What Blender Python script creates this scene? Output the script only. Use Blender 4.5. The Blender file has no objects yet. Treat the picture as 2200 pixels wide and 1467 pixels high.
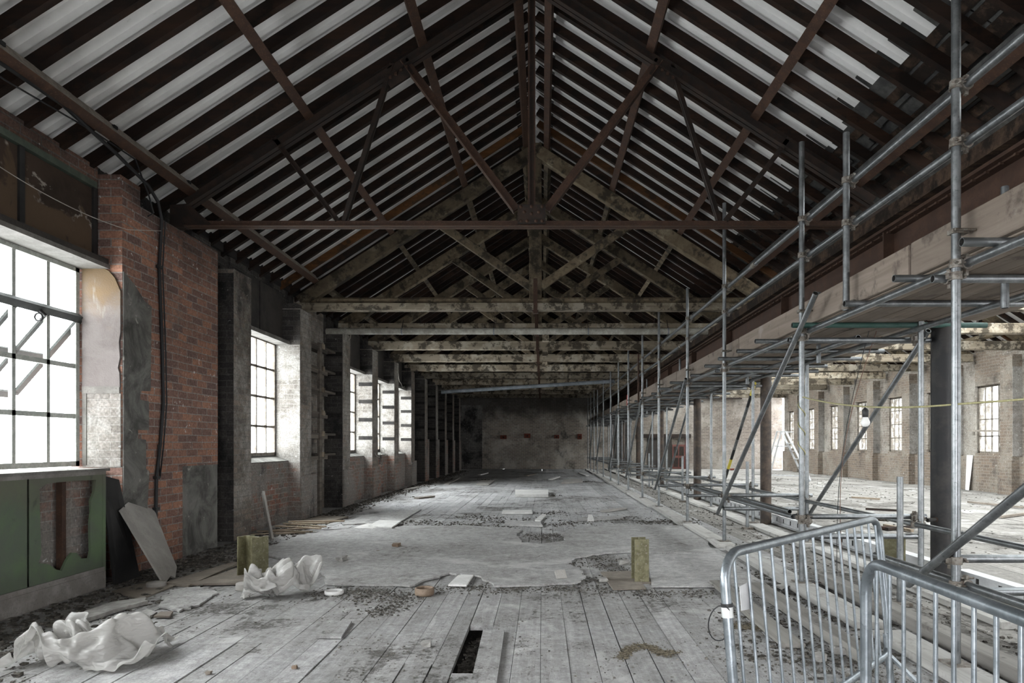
import bpy, math, random
from mathutils import Vector, Matrix, noise
R = random.Random(7)
S = bpy.context.scene
COL = S.collection
F, VX, VY, H = 1450.0, 1165.0, 955.0, 1.3      # lens in pixels, vanishing point, eye height
Y0, Y1 = -2.0, 36.0                            # the room along the view
ORD = ('first second third fourth fifth sixth seventh eighth ninth tenth eleventh twelfth thirteenth fourteenth fifteenth sixteenth '
       'seventeenth eighteenth nineteenth twentieth').split()
def P(px, py, d): return Vector(((px-VX)*d/F, d, H-(py-VY)*d/F))
def G(px, py, z=0.0):
    d = (H-z)*F/(py-VY)
    return Vector(((px-VX)*d/F, d, z))

# ------------------------------------------------------------------ crumpled sheets: cloth let fall on a plane, then kept as plain points
def fallen_cloth(seed, w, l, nx, ny, comp, bend, frames=45):
    vs = []; fs = []
    for j in range(ny+1):
        for i in range(nx+1):
            u = (i/nx-.5)*w; v = (j/ny-.5)*l; p = Vector((u*3, v*3, seed*2.3))
            x = u*comp+.14*noise.noise(p*.6); y = v*comp+.14*noise.noise(p*.6+Vector((9,2,4)))
            z = .32+.26*noise.noise(p*1.1+Vector((1,7,3)))+.14*noise.noise(p*2.2); vs.append((x, y, max(z, .05)))
    for j in range(ny):
        for i in range(nx): a = j*(nx+1)+i; fs.append((a, a+1, a+nx+2, a+nx+1))
    me = bpy.data.meshes.new('folds'); me.from_pydata(vs, [], fs); o = bpy.data.objects.new('folds', me); COL.objects.link(o)
    pm = bpy.data.meshes.new('rest'); pm.from_pydata([(-5,-5,0), (5,-5,0), (5,5,0), (-5,5,0)], [], [(0,1,2,3)]); g = bpy.data.objects.new('rest', pm); COL.objects.link(g)
    g.modifiers.new('collide', 'COLLISION'); g.collision.thickness_outer = .004; g.collision.cloth_friction = 40
    m = o.modifiers.new('cloth', 'CLOTH'); q = m.settings
    q.quality = 10; q.mass = .05; q.tension_stiffness = 150; q.compression_stiffness = 150; q.shear_stiffness = 120; q.bending_stiffness = bend; q.bending_model = 'ANGULAR'; q.air_damping = 2.5
    cc = m.collision_settings; cc.use_self_collision = True; cc.self_distance_min = .006; cc.distance_min = .006; cc.collision_quality = 3
    m.point_cache.frame_start = 1; m.point_cache.frame_end = frames
    for f in range(1, frames+1): S.frame_set(f)
    e = o.evaluated_get(bpy.context.evaluated_depsgraph_get()); t = e.to_mesh(); pts = [v.co.copy() for v in t.vertices]; e.to_mesh_clear()
    for ob, dm in ((o, me), (g, pm)): bpy.data.objects.remove(ob); bpy.data.meshes.remove(dm)
    return pts
FOLDS = [fallen_cloth(11, 1.7, 1.15, 64, 44, .75, .5), fallen_cloth(16, 1.7, 1.15, 64, 44, .62, .5)]
S.frame_set(1)

# ------------------------------------------------------------------ materials
class NT:
    def __init__(s, name):
        s.m = bpy.data.materials.new(name); s.m.use_nodes = True
        s.t = s.m.node_tree; s.t.nodes.clear()
        s.out = s.n('ShaderNodeOutputMaterial')
        s.pos = s.n('ShaderNodeNewGeometry')
    def n(s, typ, **kw):
        nd = s.t.nodes.new(typ)
        for k, v in kw.items(): setattr(nd, k, v)
        return nd
    def l(s, a, b): s.t.links.new(a, b)
    def set(s, sock, v):
        if hasattr(v, 'is_output'): s.l(v, sock)
        elif isinstance(v, (tuple, list)) and len(v) == 3 and sock.type == 'RGBA': sock.default_value = (*v, 1)
        else: sock.default_value = v
    def math(s, op, a, b=0.0, clamp=False):
        nd = s.n('ShaderNodeMath', operation=op, use_clamp=clamp); s.set(nd.inputs[0], a); s.set(nd.inputs[1], b); return nd.outputs[0]
    def vec(s, scale=(1,1,1), src=None, loc=(0,0,0)):
        nd = s.n('ShaderNodeMapping'); s.l(src or s.pos.outputs['Position'], nd.inputs[0])
        nd.inputs['Scale'].default_value = scale; nd.inputs['Location'].default_value = loc; return nd.outputs[0]
    def noise(s, scale=1.0, detail=4.0, vec=None, rough=.6, dist=0.0):
        nd = s.n('ShaderNodeTexNoise'); nd.inputs['Scale'].default_value = scale; nd.inputs['Detail'].default_value = detail
        nd.inputs['Roughness'].default_value = rough; nd.inputs['Distortion'].default_value = dist
        s.l(vec or s.pos.outputs['Position'], nd.inputs['Vector']); return nd.outputs[0]
    def step(s, v, a, b):
        nd = s.n('ShaderNodeMapRange'); nd.interpolation_type = 'SMOOTHSTEP'; s.set(nd.inputs[0], v)
        nd.inputs[1].default_value = a; nd.inputs[2].default_value = b; return nd.outputs[0]
    def mix(s, f, a, b, blend='MIX'):
        nd = s.n('ShaderNodeMix', data_type='RGBA', blend_type=blend); s.set(nd.inputs[0], f); s.set(nd.inputs[6], a); s.set(nd.inputs[7], b); return nd.outputs[2]
    def attr(s, name='tone'):
        return s.n('ShaderNodeAttribute', attribute_name=name).outputs['Fac']
    def hsv(s, c, v):
        nd = s.n('ShaderNodeHueSaturation'); s.set(nd.inputs['Color'], c); s.set(nd.inputs['Value'], v); return nd.outputs[0]
    def bump(s, h, strength=.4, dist=.01, prev=None):
        nd = s.n('ShaderNodeBump'); nd.inputs['Strength'].default_value = strength; nd.inputs['Distance'].default_value = dist
        s.l(h, nd.inputs['Height'])
        if prev: s.l(prev, nd.inputs['Normal'])
        return nd.outputs[0]
    def fin(s, col, rough=.85, metal=0.0, normal=None, spec=.3):
        b = s.n('ShaderNodeBsdfPrincipled'); s.set(b.inputs['Base Color'], col); s.set(b.inputs['Roughness'], rough)
        s.set(b.inputs['Metallic'], metal); b.inputs['Specular IOR Level'].default_value = spec
        if normal: s.l(normal, b.inputs['Normal'])
        s.l(b.outputs[0], s.out.inputs[0]); return s.m

def brick_mat(name, c1, c2, mortar, coat=None, coat_lo=.5, coat_hi=.6, soot=None, soot_lo=.5, soot_hi=.7, val=(.65, 1.25), zred=None, zsmoke=None):
    t = NT(name)
    sx = t.n('ShaderNodeSeparateXYZ'); t.l(t.pos.outputs['Position'], sx.inputs[0])
    nx = t.n('ShaderNodeSeparateXYZ'); t.l(t.pos.outputs['True Normal'], nx.inputs[0])
    ay = t.math('GREATER_THAN', t.math('ABSOLUTE', nx.outputs[1]), .7)
    u = t.n('ShaderNodeMix', data_type='FLOAT'); t.l(ay, u.inputs[0]); t.l(sx.outputs[1], u.inputs[2]); t.l(sx.outputs[0], u.inputs[3])
    cx = t.n('ShaderNodeCombineXYZ'); t.l(u.outputs[0], cx.inputs[0]); t.l(sx.outputs[2], cx.inputs[1])
    wob = t.noise(3.0, 2.0)
    cv = t.n('ShaderNodeVectorMath', operation='ADD'); t.l(cx.outputs[0], cv.inputs[0])
    wv = t.n('ShaderNodeCombineXYZ'); w2 = t.math('MULTIPLY', t.math('SUBTRACT', wob, .5), .012); t.l(w2, wv.inputs[0]); t.l(w2, wv.inputs[1]); t.l(wv.outputs[0], cv.inputs[1])
    b = t.n('ShaderNodeTexBrick'); t.l(cv.outputs[0], b.inputs['Vector'])
    for k, v in (('Scale', 1.0), ('Mortar Size', .007), ('Mortar Smooth', .25), ('Brick Width', .235), ('Row Height', .083), ('Bias', 0.0)): b.inputs[k].default_value = v
    t.set(b.inputs['Color1'], c1); t.set(b.inputs['Color2'], c2); t.set(b.inputs['Mortar'], mortar)
    col = b.outputs['Color']
    n1 = t.noise(.9, 6.0, rough=.65); n2 = t.noise(1.3, 6.0, vec=t.vec((1,1,.7), loc=(7,3,1)), rough=.65); nf = t.noise(45.0, 3.0)
    nm = t.noise(9.0, 4.0, rough=.7)
    if zred is not None:      # courses stripped back to red brick low on the wall
        zz = t.math('ADD', sx.outputs[2], t.math('MULTIPLY', t.math('SUBTRACT', t.noise(2.0, 5.0), .5), 2.2))
        keep = t.step(zz, zred-.25, zred+.35)
    else: keep = None
    if coat:
        m = t.step(t.math('ADD', t.math('MULTIPLY', n1, .7), t.math('MULTIPLY', nm, .3)), coat_lo, coat_hi)
        if keep: m = t.math('MULTIPLY', m, keep)
        joint = t.mix(t.math('MULTIPLY', b.outputs['Fac'], .45), coat, mortar)
        col = t.mix(t.math('MULTIPLY', m, .82), col, joint)
    if soot:
        m = t.step(t.math('ADD', t.math('MULTIPLY', n2, .8), t.math('MULTIPLY', nm, .2)), soot_lo, soot_hi)
        if keep: m = t.math('MULTIPLY', m, keep)
        col = t.mix(t.math('MULTIPLY', m, .88), col, soot)
    if zsmoke:      # smoke staining high up the wall
        zz = t.math('ADD', sx.outputs[2], t.math('MULTIPLY', t.math('SUBTRACT', t.noise(1.1, 6.0, dist=.5), .5), 1.8))
        col = t.mix(t.math('MULTIPLY', t.step(zz, zsmoke-.4, zsmoke+.5), .8), col, (.03, .028, .026))
    chip = t.step(t.noise(16.0, 3.0, vec=t.vec((1,1,1), loc=(2,9,4))), .66, .72)
    col = t.mix(t.math('MULTIPLY', chip, .55), col, tuple(min(.75, x*3+.12) for x in mortar))
    v = t.n('ShaderNodeMapRange'); t.l(nf, v.inputs[0]); v.inputs[1].default_value=.3; v.inputs[2].default_value=.7; v.inputs[3].default_value=val[0]; v.inputs[4].default_value=val[1]
    col = t.hsv(col, v.outputs[0])
    hgt = t.math('SUBTRACT', t.math('MULTIPLY', nm, .5), b.outputs['Fac'])
    nr = t.bump(hgt, .7, .012, t.bump(nf, .3, .006))
    return t.fin(col, .92, normal=nr, spec=.15)

def wood_mat(name, c1, c2, axis='y', stain=None, st=(.5, .62), rough=.8, gs=1.0, coat=None, ct=(.5, .6), val=(.6, 1.3)):
    t = NT(name)
    sc = {'x': (.6, 14, 14), 'y': (14, .6, 14), 'z': (14, 14, .6), 'n': (5, 5, 5)}[axis]
    g = t.noise(gs, 6.0, vec=t.vec(sc), rough=.65, dist=.4)
    col = t.mix(t.step(g, .3, .7), c1, c2)
    n1 = t.noise(2.3, 6.0, rough=.7)
    if coat: col = t.mix(t.math('MULTIPLY', t.step(n1, *ct), .85), col, coat)
    if stain: col = t.mix(t.math('MULTIPLY', t.step(t.noise(4.0, 6.0, vec=t.vec((1,1,1), loc=(5,1,8)), rough=.7), *st), .85), col, stain)
    tone = t.n('ShaderNodeMapRange'); t.l(t.attr(), tone.inputs[0]); tone.inputs[3].default_value = val[0]; tone.inputs[4].default_value = val[1]
    col = t.hsv(col, tone.outputs[0])
    return t.fin(col, rough, normal=t.bump(g, .35, .004), spec=.2)

def metal_mat(name, c1, c2, rough=.5, metal=.6, ns=6.0, st=(.4, .65), bump=.1, spec=.4, fine=None):
    t = NT(name)
    n = t.noise(ns, 6.0, rough=.7)
    col = t.mix(t.step(n, *st), c1, c2)
    if fine: col = t.mix(t.math('MULTIPLY', t.step(t.noise(55.0, 3.0), .56, .7), .6), col, fine)
    return t.fin(col, t.math('ADD', t.math('MULTIPLY', n, .3), rough-.15), metal, t.bump(t.noise(60.0, 3.0), bump, .003), spec)

M = {}
SOOT = (.018, .017, .016)
M['brick_soot'] = brick_mat('sooty_brick', (.22, .18, .15), (.13, .115, .10), (.17, .16, .145), coat=(.34, .325, .30), coat_lo=.45, coat_hi=.60, soot=(.035, .033, .031), soot_lo=.52, soot_hi=.68, zred=.55)
M['brick_soot'].name = 'sooty_brick'
M['brick_dado'] = brick_mat('mixed_brick', (.24, .115, .08), (.15, .13, .113), (.27, .255, .23), coat=(.22, .21, .195), coat_lo=.40, coat_hi=.54, soot=(.045, .042, .04), soot_lo=.52, soot_hi=.66)
M['brick_red'] = brick_mat('red_brick', (.35, .18, .122), (.15, .10, .088), (.26, .23, .21), coat=(.185, .145, .125), coat_lo=.52, coat_hi=.68, zsmoke=3.7, soot=(.07, .05, .042), soot_lo=.58, soot_hi=.80)
M['brick_black'] = brick_mat('blackened_brick', (.075, .068, .062), (.045, .042, .04), (.085, .08, .076), coat=(.15, .145, .135), coat_lo=.54, coat_hi=.68, soot=(.018, .018, .018), soot_lo=.47, soot_hi=.62)
M['brick_white'] = brick_mat('limewashed_brick', (.22, .20, .18), (.15, .135, .12), (.26, .245, .225), coat=(.34, .33, .31), coat_lo=.42, coat_hi=.58, soot=(.06, .056, .052), soot_lo=.56, soot_hi=.72, zred=.2)
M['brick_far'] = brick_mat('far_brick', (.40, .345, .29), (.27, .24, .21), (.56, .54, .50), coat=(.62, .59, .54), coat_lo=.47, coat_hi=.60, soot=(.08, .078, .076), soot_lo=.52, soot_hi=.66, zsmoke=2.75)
M['brick_smoked'] = brick_mat('smoke_stained_brick', (.16, .15, .14), (.10, .095, .09), (.24, .23, .22), coat=(.30, .29, .275), coat_lo=.48, coat_hi=.62, soot=(.025, .025, .025), soot_lo=.50, soot_hi=.62)
M['brick_hall'] = brick_mat('hall_brick', (.21, .18, .15), (.14, .12, .10), (.27, .245, .22), coat=(.33, .31, .275), coat_lo=.44, coat_hi=.6, soot=(.08, .07, .06), soot_lo=.56, soot_hi=.72)
M['brick_brown'] = brick_mat('brown_brick', (.20, .155, .12), (.14, .115, .092), (.25, .225, .195), coat=(.26, .235, .20), coat_lo=.45, coat_hi=.6, soot=(.06, .053, .046), soot_lo=.52, soot_hi=.7)
M['timber'] = wood_mat('dirty_white_timber', (.20, .165, .12), (.32, .275, .21), 'x', stain=(.035, .028, .02), st=(.48, .58), coat=(.40, .36, .29), ct=(.5, .6))
M['timber_slope'] = wood_mat('smoky_timber', (.085, .065, .042), (.15, .12, .08), 'n', stain=(.02, .017, .013), st=(.47, .6), coat=(.21, .18, .13), ct=(.56, .66))
M['rafter'] = wood_mat('dark_rafter_wood', (.010, .006, .0045), (.024, .012, .007), 'x', stain=(.007, .005, .004), st=(.5, .6), rough=.75)
M['rafter_orange'] = wood_mat('orange_rafter_wood', (.05, .022, .008), (.085, .036, .012), 'x', stain=(.02, .012, .007), rough=.75)
M['boarding'] = wood_mat('old_roof_boarding', (.022, .014, .010), (.065, .042, .028), 'x', stain=(.007, .005, .004), st=(.44, .54))
M['slate'] = metal_mat('old_slate', (.03, .03, .03), (.07, .07, .065), .8, 0.0)
M['rust'] = metal_mat('rusty_brown_steel', (.036, .018, .011), (.062, .031, .018), .75, .1, 9.0, fine=(.11, .06, .038))
M['rust_dark'] = metal_mat('dark_rusty_steel', (.012, .008, .006), (.030, .017, .011), .75, .1, 7.0)
M['rust_girder'] = metal_mat('red_brown_girder', (.050, .026, .017), (.075, .040, .026), .75, .05, 5.0, fine=(.04, .018, .013))
M['dusty'] = metal_mat('dusty_steel', (.20, .175, .15), (.30, .27, .23), .9, 0.0, 14.0, fine=(.09, .07, .06))
M['tube'] = metal_mat('galvanised_tube', (.165, .175, .18), (.26, .27, .275), .38, .85, 9.0, fine=(.10, .105, .11))
M['tube_dark'] = metal_mat('dull_tube', (.13, .137, .14), (.22, .23, .235), .45, .8, 9.0)
M['tube_green'] = metal_mat('green_tube', (.03, .075, .062), (.06, .10, .09), .6, .2, 9.0)
M['bore'] = metal_mat('tube_bore', (.015, .014, .013), (.03, .028, .026), .9, 0.0)
M['coupler'] = metal_mat('rusty_coupler', (.10, .085, .07), (.24, .225, .20), .6, .4, 25.0, fine=(.12, .06, .035))
M['galv'] = metal_mat('barrier_galvanising', (.19, .212, .228), (.29, .315, .335), .38, .82, 11.0, fine=(.13, .145, .157))
M['iron'] = metal_mat('black_iron', (.012, .012, .013), (.035, .032, .03), .55, .2, 5.0)
M['iron_brown'] = metal_mat('brown_iron', (.035, .027, .022), (.085, .06, .045), .6, .15, 5.0)
M['olive'] = metal_mat('olive_steel', (.13, .12, .065), (.22, .205, .125), .55, .3, 12.0, fine=(.30, .29, .22))
M['alu'] = metal_mat('white_aluminium', (.44, .445, .45), (.54, .545, .55), .5, .2, 8.0)
M['pipe'] = metal_mat('dirty_white_pipe', (.28, .27, .23), (.46, .45, .40), .7, 0.0, 5.0, fine=(.12, .10, .08))
M['pipe_grey'] = metal_mat('grey_pipe', (.15, .17, .19), (.24, .26, .29), .55, .1, 5.0)
M['cable'] = metal_mat('black_rubber', (.010, .010, .011), (.02, .02, .021), .6, 0.0)
M['wire'] = metal_mat('pale_wire', (.30, .28, .25), (.42, .40, .36), .7, 0.0)
M['copper'] = metal_mat('red_brown_wire', (.12, .06, .045), (.18, .10, .07), .7, 0.0)
M['rope'] = metal_mat('yellow_rope', (.30, .275, .14), (.40, .375, .22), .9, 0.0, 40.0)
M['plank'] = wood_mat('scaffold_board', (.175, .14, .113), (.25, .208, .172), 'y', stain=(.09, .073, .06), st=(.54, .68), coat=(.28, .25, .225), ct=(.55, .68), val=(.75, 1.15))
M['sole'] = wood_mat('dusty_sole_board', (.33, .32, .30), (.45, .44, .42), 'y', stain=(.17, .16, .145), st=(.53, .68), val=(.8, 1.1))
M['baulk'] = wood_mat('grey_timber_baulk', (.17, .16, .147), (.25, .238, .218), 'y', stain=(.07, .063, .056), st=(.54, .68), val=(.8, 1.15))
M['stick'] = wood_mat('scrap_wood', (.24, .19, .14), (.36, .30, .23), 'n', stain=(.07, .055, .045), st=(.5, .65))
M['shelf'] = wood_mat('dark_shelf_wood', (.06, .052, .045), (.14, .12, .10), 'y', rough=.8)
M['ground_strip'] = wood_mat('dark_wall_strip', (.012, .011, .011), (.03, .027, .025), 'y', rough=.85)
M['greyboard'] = metal_mat('grey_fibre_board', (.30, .285, .265), (.37, .355, .33), .9, 0.0, 4.0, bump=.05, fine=(.26, .245, .225))
M['whiteboard'] = metal_mat('pale_tile_board', (.60, .59, .57), (.72, .71, .69), .9, 0.0, 5.0, fine=(.36, .35, .33))
M['brownboard'] = metal_mat('brown_hardboard', (.17, .145, .12), (.25, .22, .185), .9, 0.0, 4.0, fine=(.11, .095, .08))
M['black_sheet'] = metal_mat('sooty_black_sheet', (.010, .010, .010), (.026, .025, .024), .6, 0.0, 3.0)
M['stone'] = metal_mat('grey_rubble_stone', (.25, .24, .225), (.38, .37, .35), .95, 0.0, 9.0, bump=.4)
M['clay'] = metal_mat('brown_clay', (.17, .12, .085), (.26, .20, .15), .85, 0.0, 9.0)
M['corbel'] = metal_mat('red_terracotta', (.13, .035, .022), (.20, .06, .04), .9, 0.0, 20.0)
M['door'] = metal_mat('red_brown_door', (.10, .035, .028), (.15, .06, .05), .8, 0.0, 4.0)
M['dark_panel'] = metal_mat('scorched_panel', (.040, .034, .029), (.022, .020, .019), .75, 0.0, 2.2, fine=(.06, .05, .042))
M['lintel'] = metal_mat('pale_lintel_board', (.13, .122, .11), (.20, .19, .175), .9, 0.0, 5.0, fine=(.07, .064, .056))
M['frame_white'] = metal_mat('flaking_window_paint', (.33, .35, .32), (.46, .47, .44), .8, 0.0, 14.0, fine=(.18, .17, .14))
M['frame_rust'] = metal_mat('rusty_window_bar', (.12, .10, .08), (.22, .20, .17), .8, 0.0, 14.0)
M['sash_dark'] = metal_mat('dark_sash_paint', (.018, .021, .019), (.035, .038, .034), .7, 0.0, 14.0)
M['bulb'] = metal_mat('white_bulb', (.72, .72, .70), (.78, .78, .76), .3, 0.0)
M['black_plastic'] = metal_mat('black_plastic', (.012, .012, .013), (.02, .02, .02), .5, 0.0)
M['tape'] = metal_mat('silver_tape', (.55, .56, .55), (.68, .69, .68), .4, .3)
M['red_mark'] = metal_mat('red_tape', (.35, .04, .03), (.42, .06, .05), .6, 0.0)
M['prop_yellow'] = metal_mat('yellow_band', (.55, .45, .06), (.62, .52, .1), .6, 0.0)

def roofsheet():
    t = NT('white_roof_sheet')
    n = t.noise(1.5, 5.0, rough=.7)
    col = t.mix(t.step(n, .35, .7), (.62, .615, .60), (.72, .715, .70))
    col = t.mix(t.math('MULTIPLY', t.step(t.noise(6.0, 6.0, vec=t.vec((1, 4, 1)), rough=.75), .6, .75), .35), col, (.22, .21, .2))
    return t.fin(col, .6, spec=.3)
M['sheet'] = roofsheet()

def scorched():
    t = NT('scorched_head_board')
    n = t.noise(1.4, 6.0, rough=.65, dist=.8)
    sx = t.n('ShaderNodeSeparateXYZ'); t.l(t.pos.outputs['Position'], sx.inputs[0])
    z = t.math('ADD', sx.outputs[2], t.math('MULTIPLY', t.math('SUBTRACT', t.noise(2.6, 6.0, dist=1.2), .5), 1.6))
    col = t.mix(t.step(n, .35, .65), (.028, .021, .017), (.055, .038, .028))
    band = t.math('MULTIPLY', t.step(z, 3.60, 3.44), t.step(z, 2.9, 3.05))
    col = t.mix(t.math('MULTIPLY', band, .75), col, (.105, .072, .046))
    wh = t.math('MULTIPLY', t.step(z, 3.62, 3.55), t.step(z, 3.46, 3.52))
    col = t.mix(t.math('MULTIPLY', t.math('MULTIPLY', wh, t.step(t.noise(3.1, 4.0), .5, .6)), .8), col, (.33, .30, .27))
    return t.fin(col, .85, normal=t.bump(t.noise(20, 5.0), .3, .006), spec=.15)
M['scorched'] = scorched()

def plaster():
    t = NT('stained_plaster')
    n = t.noise(2.2, 6.0, rough=.7, dist=.6)
    sx = t.n('ShaderNodeSeparateXYZ'); t.l(t.pos.outputs['Position'], sx.inputs[0])
    z = t.math('ADD', sx.outputs[2], t.math('MULTIPLY', t.math('SUBTRACT', t.noise(4.0, 6.0), .5), .9))
    col = t.mix(t.step(n, .35, .65), (.115, .10, .094), (.165, .147, .14))
    col = t.mix(t.step(z, 2.5, 2.95), col, (.15, .105, .062))
    col = t.mix(t.math('MULTIPLY', t.step(t.noise(3.0, 3.0, vec=t.vec((3, 1, .8))), .6, .72), .6), col, (.23, .218, .203))
    return t.fin(col, .9, normal=t.bump(t.noise(70, 3.0), .6, .006), spec=.15)
M['plaster'] = plaster()
def render_coat():
    t = NT('grey_cement_render')
    n = t.noise(2.6, 7.0, rough=.7, dist=.5)
    col = t.mix(t.step(n, .35, .66), (.075, .074, .068), (.20, .195, .18))
    col = t.mix(t.math('MULTIPLY', t.step(t.noise(9.0, 4.0, dist=.6), .64, .72), .7), col, (.40, .385, .35))
    return t.fin(col, .93, normal=t.bump(t.noise(24, 5.0), .55, .008), spec=.12)
M['render'] = render_coat()
def green_paint():
    t = NT('green_panel_paint')
    n = t.noise(1.6, 6.0, rough=.68, dist=.4)
    col = t.mix(t.step(n, .36, .64), (.098, .118, .09), (.105, .152, .082))
    sx = t.n('ShaderNodeSeparateXYZ'); t.l(t.pos.outputs['Position'], sx.inputs[0])
    zz = t.math('ADD', sx.outputs[2], t.math('MULTIPLY', t.math('SUBTRACT', t.noise(3.0, 5.0), .5), .5))
    col = t.mix(t.math('MULTIPLY', t.step(zz, .72, 1.0), .55), col, (.12, .105, .085))
    col = t.mix(t.math('MULTIPLY', t.step(zz, .42, .18), .6), col, (.075, .082, .070))
    col = t.mix(t.math('MULTIPLY', t.step(t.noise(7.0, 5.0, dist=.4), .58, .72), .7), col, (.05, .058, .048))
    return t.fin(col, .65, normal=t.bump(t.noise(30, 4.0), .15, .004), spec=.3)
M['green'] = green_paint()
M['skirt'] = metal_mat('dusty_skirting', (.17, .155, .14), (.25, .235, .22), .85, 0.0, 5.0, fine=(.10, .09, .085))
M['green_rail'] = metal_mat('dull_green_rail', (.05, .065, .05), (.08, .10, .075), .8, 0.0, 6.0)

def floor_mat(name, a, b, dirt=0.0, grain=True, pale=None):
    t = NT(name)
    g = t.noise(1.0, 6.0, vec=t.vec((24, .8, 24)), rough=.75, dist=.5) if grain else t.noise(7.0, 7.0, rough=.75)
    col = t.mix(t.step(g, .3, .72), a, b)
    sx = t.n('ShaderNodeSeparateXYZ'); t.l(t.pos.outputs['Position'], sx.inputs[0])
    if pale:     # whitish boards past the hardboard, paler still to paint in the window light
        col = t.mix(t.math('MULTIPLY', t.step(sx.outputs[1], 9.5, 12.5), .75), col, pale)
    tone = t.n('ShaderNodeMapRange'); t.l(t.attr(), tone.inputs[0]); tone.inputs[3].default_value = .84; tone.inputs[4].default_value = 1.08
    col = t.hsv(col, tone.outputs[0])
    big = t.noise(.5, 4.0, rough=.6, dist=.6); med = t.noise(2.7, 8.0, rough=.78, dist=.6); fin = t.noise(22.0, 6.0, rough=.8)
    str_ = t.noise(1.0, 6.0, vec=t.vec((9, 1.3, 9)), rough=.75, dist=.8)
    soil = t.math('ADD', t.math('MULTIPLY', big, .34), t.math('ADD', t.math('MULTIPLY', med, .27), t.math('ADD', t.math('MULTIPLY', str_, .14), t.math('MULTIPLY', fin, .25))))
    grit = t.noise(13.0, 9.0, rough=.85, dist=.3)
    gm = t.n('ShaderNodeMapRange'); t.l(grit, gm.inputs[0]); gm.inputs[1].default_value = .32; gm.inputs[2].default_value = .62; gm.inputs[3].default_value = 1.14; gm.inputs[4].default_value = .58
    col = t.hsv(col, gm.outputs[0])
    soft = t.step(soil, .45-dirt, .60-dirt); hard = t.step(soil, .555-dirt, .60-dirt)
    col = t.mix(t.math('MULTIPLY', soft, .58), col, (.20, .19, .175))
    col = t.mix(t.math('MULTIPLY', hard, .72), col, (.095, .088, .078))
    scuff = t.step(t.noise(1.0, 5.0, vec=t.vec((34, 5, 34), loc=(3, 2, 1)), rough=.8, dist=1.0), .58, .68)
    col = t.mix(t.math('MULTIPLY', t.math('MULTIPLY', scuff, t.step(med, .40, .56)), .6), col, (.12, .11, .10))
    sp = t.math('MULTIPLY', t.step(t.noise(60.0, 5.0, rough=.8), .56, .64), t.step(med, .36, .56))
    col = t.mix(t.math('MULTIPLY', sp, .75), col, (.07, .062, .054))
    lt = t.step(t.noise(1.3, 6.0, vec=t.vec((1,1,1), loc=(4,4,4)), dist=.8), .54, .68)
    col = t.mix(t.math('MULTIPLY', lt, .38), col, (.68, .675, .66))
    hgt = t.math('ADD', t.math('MULTIPLY', g, .25), t.math('ADD', t.math('MULTIPLY', hard, .9), t.math('MULTIPLY', fin, .7)))
    return t.fin(col, .9, normal=t.bump(hgt, .8, .014), spec=.12)
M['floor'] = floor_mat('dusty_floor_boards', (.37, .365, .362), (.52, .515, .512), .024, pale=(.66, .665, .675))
M['overlay'] = floor_mat('dusty_hardboard', (.47, .463, .452), (.58, .572, .56), -.005, False)
M['hall_floor'] = floor_mat('dusty_hall_floor', (.255, .243, .225), (.35, .335, .31), .035)
def soil_mat(name, a, b):
    t = NT(name)
    c = t.mix(t.step(t.noise(30.0, 6.0, rough=.8), .35, .68), a, b)
    tone = t.n('ShaderNodeMapRange'); t.l(t.attr(), tone.inputs[0]); tone.inputs[3].default_value = .5; tone.inputs[4].default_value = 1.5
    return t.fin(t.hsv(c, tone.outputs[0]), .95, normal=t.bump(t.noise(50, 4.0), .8, .01), spec=.1)
M['soil'] = soil_mat('dark_floor_soil', (.045, .041, .036), (.17, .158, .14))
M['chips'] = soil_mat('rubble_chips', (.11, .10, .088), (.27, .255, .235))
M['subfloor'] = soil_mat('void_under_boards', (.02, .018, .016), (.06, .055, .048))
M['sand'] = soil_mat('brown_damp_sand', (.10, .085, .06), (.19, .165, .125))

def glass_mat():
    t = NT('dusty_window_glass')
    tr = t.n('ShaderNodeBsdfTransparent'); tr.inputs[0].default_value = (.96, .98, .97, 1)
    tl = t.n('ShaderNodeBsdfTranslucent'); tl.inputs[0].default_value = (.9, .92, .9, 1)
    gl = t.n('ShaderNodeBsdfGlossy'); gl.inputs[1].default_value = .08
    a = t.n('ShaderNodeMixShader'); t.l(t.math('MULTIPLY', t.step(t.noise(5.0, 5.0), .45, .75), .35), a.inputs[0]); t.l(tr.outputs[0], a.inputs[1]); t.l(tl.outputs[0], a.inputs[2])
    b = t.n('ShaderNodeMixShader'); b.inputs[0].default_value = .05; t.l(a.outputs[0], b.inputs[1]); t.l(gl.outputs[0], b.inputs[2])
    t.l(b.outputs[0], t.out.inputs[0]); return t.m
M['glass'] = glass_mat()
def clear_glass():
    t = NT('added_rooflight_glass'); tr = t.n('ShaderNodeBsdfTransparent'); tr.inputs[0].default_value = (.93, .95, .94, 1); gl = t.n('ShaderNodeBsdfGlossy'); gl.inputs[1].default_value = .1
    b = t.n('ShaderNodeMixShader'); b.inputs[0].default_value = .05; t.l(tr.outputs[0], b.inputs[1]); t.l(gl.outputs[0], b.inputs[2]); t.l(b.outputs[0], t.out.inputs[0]); return t.m
M['clear_glass'] = clear_glass()
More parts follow.
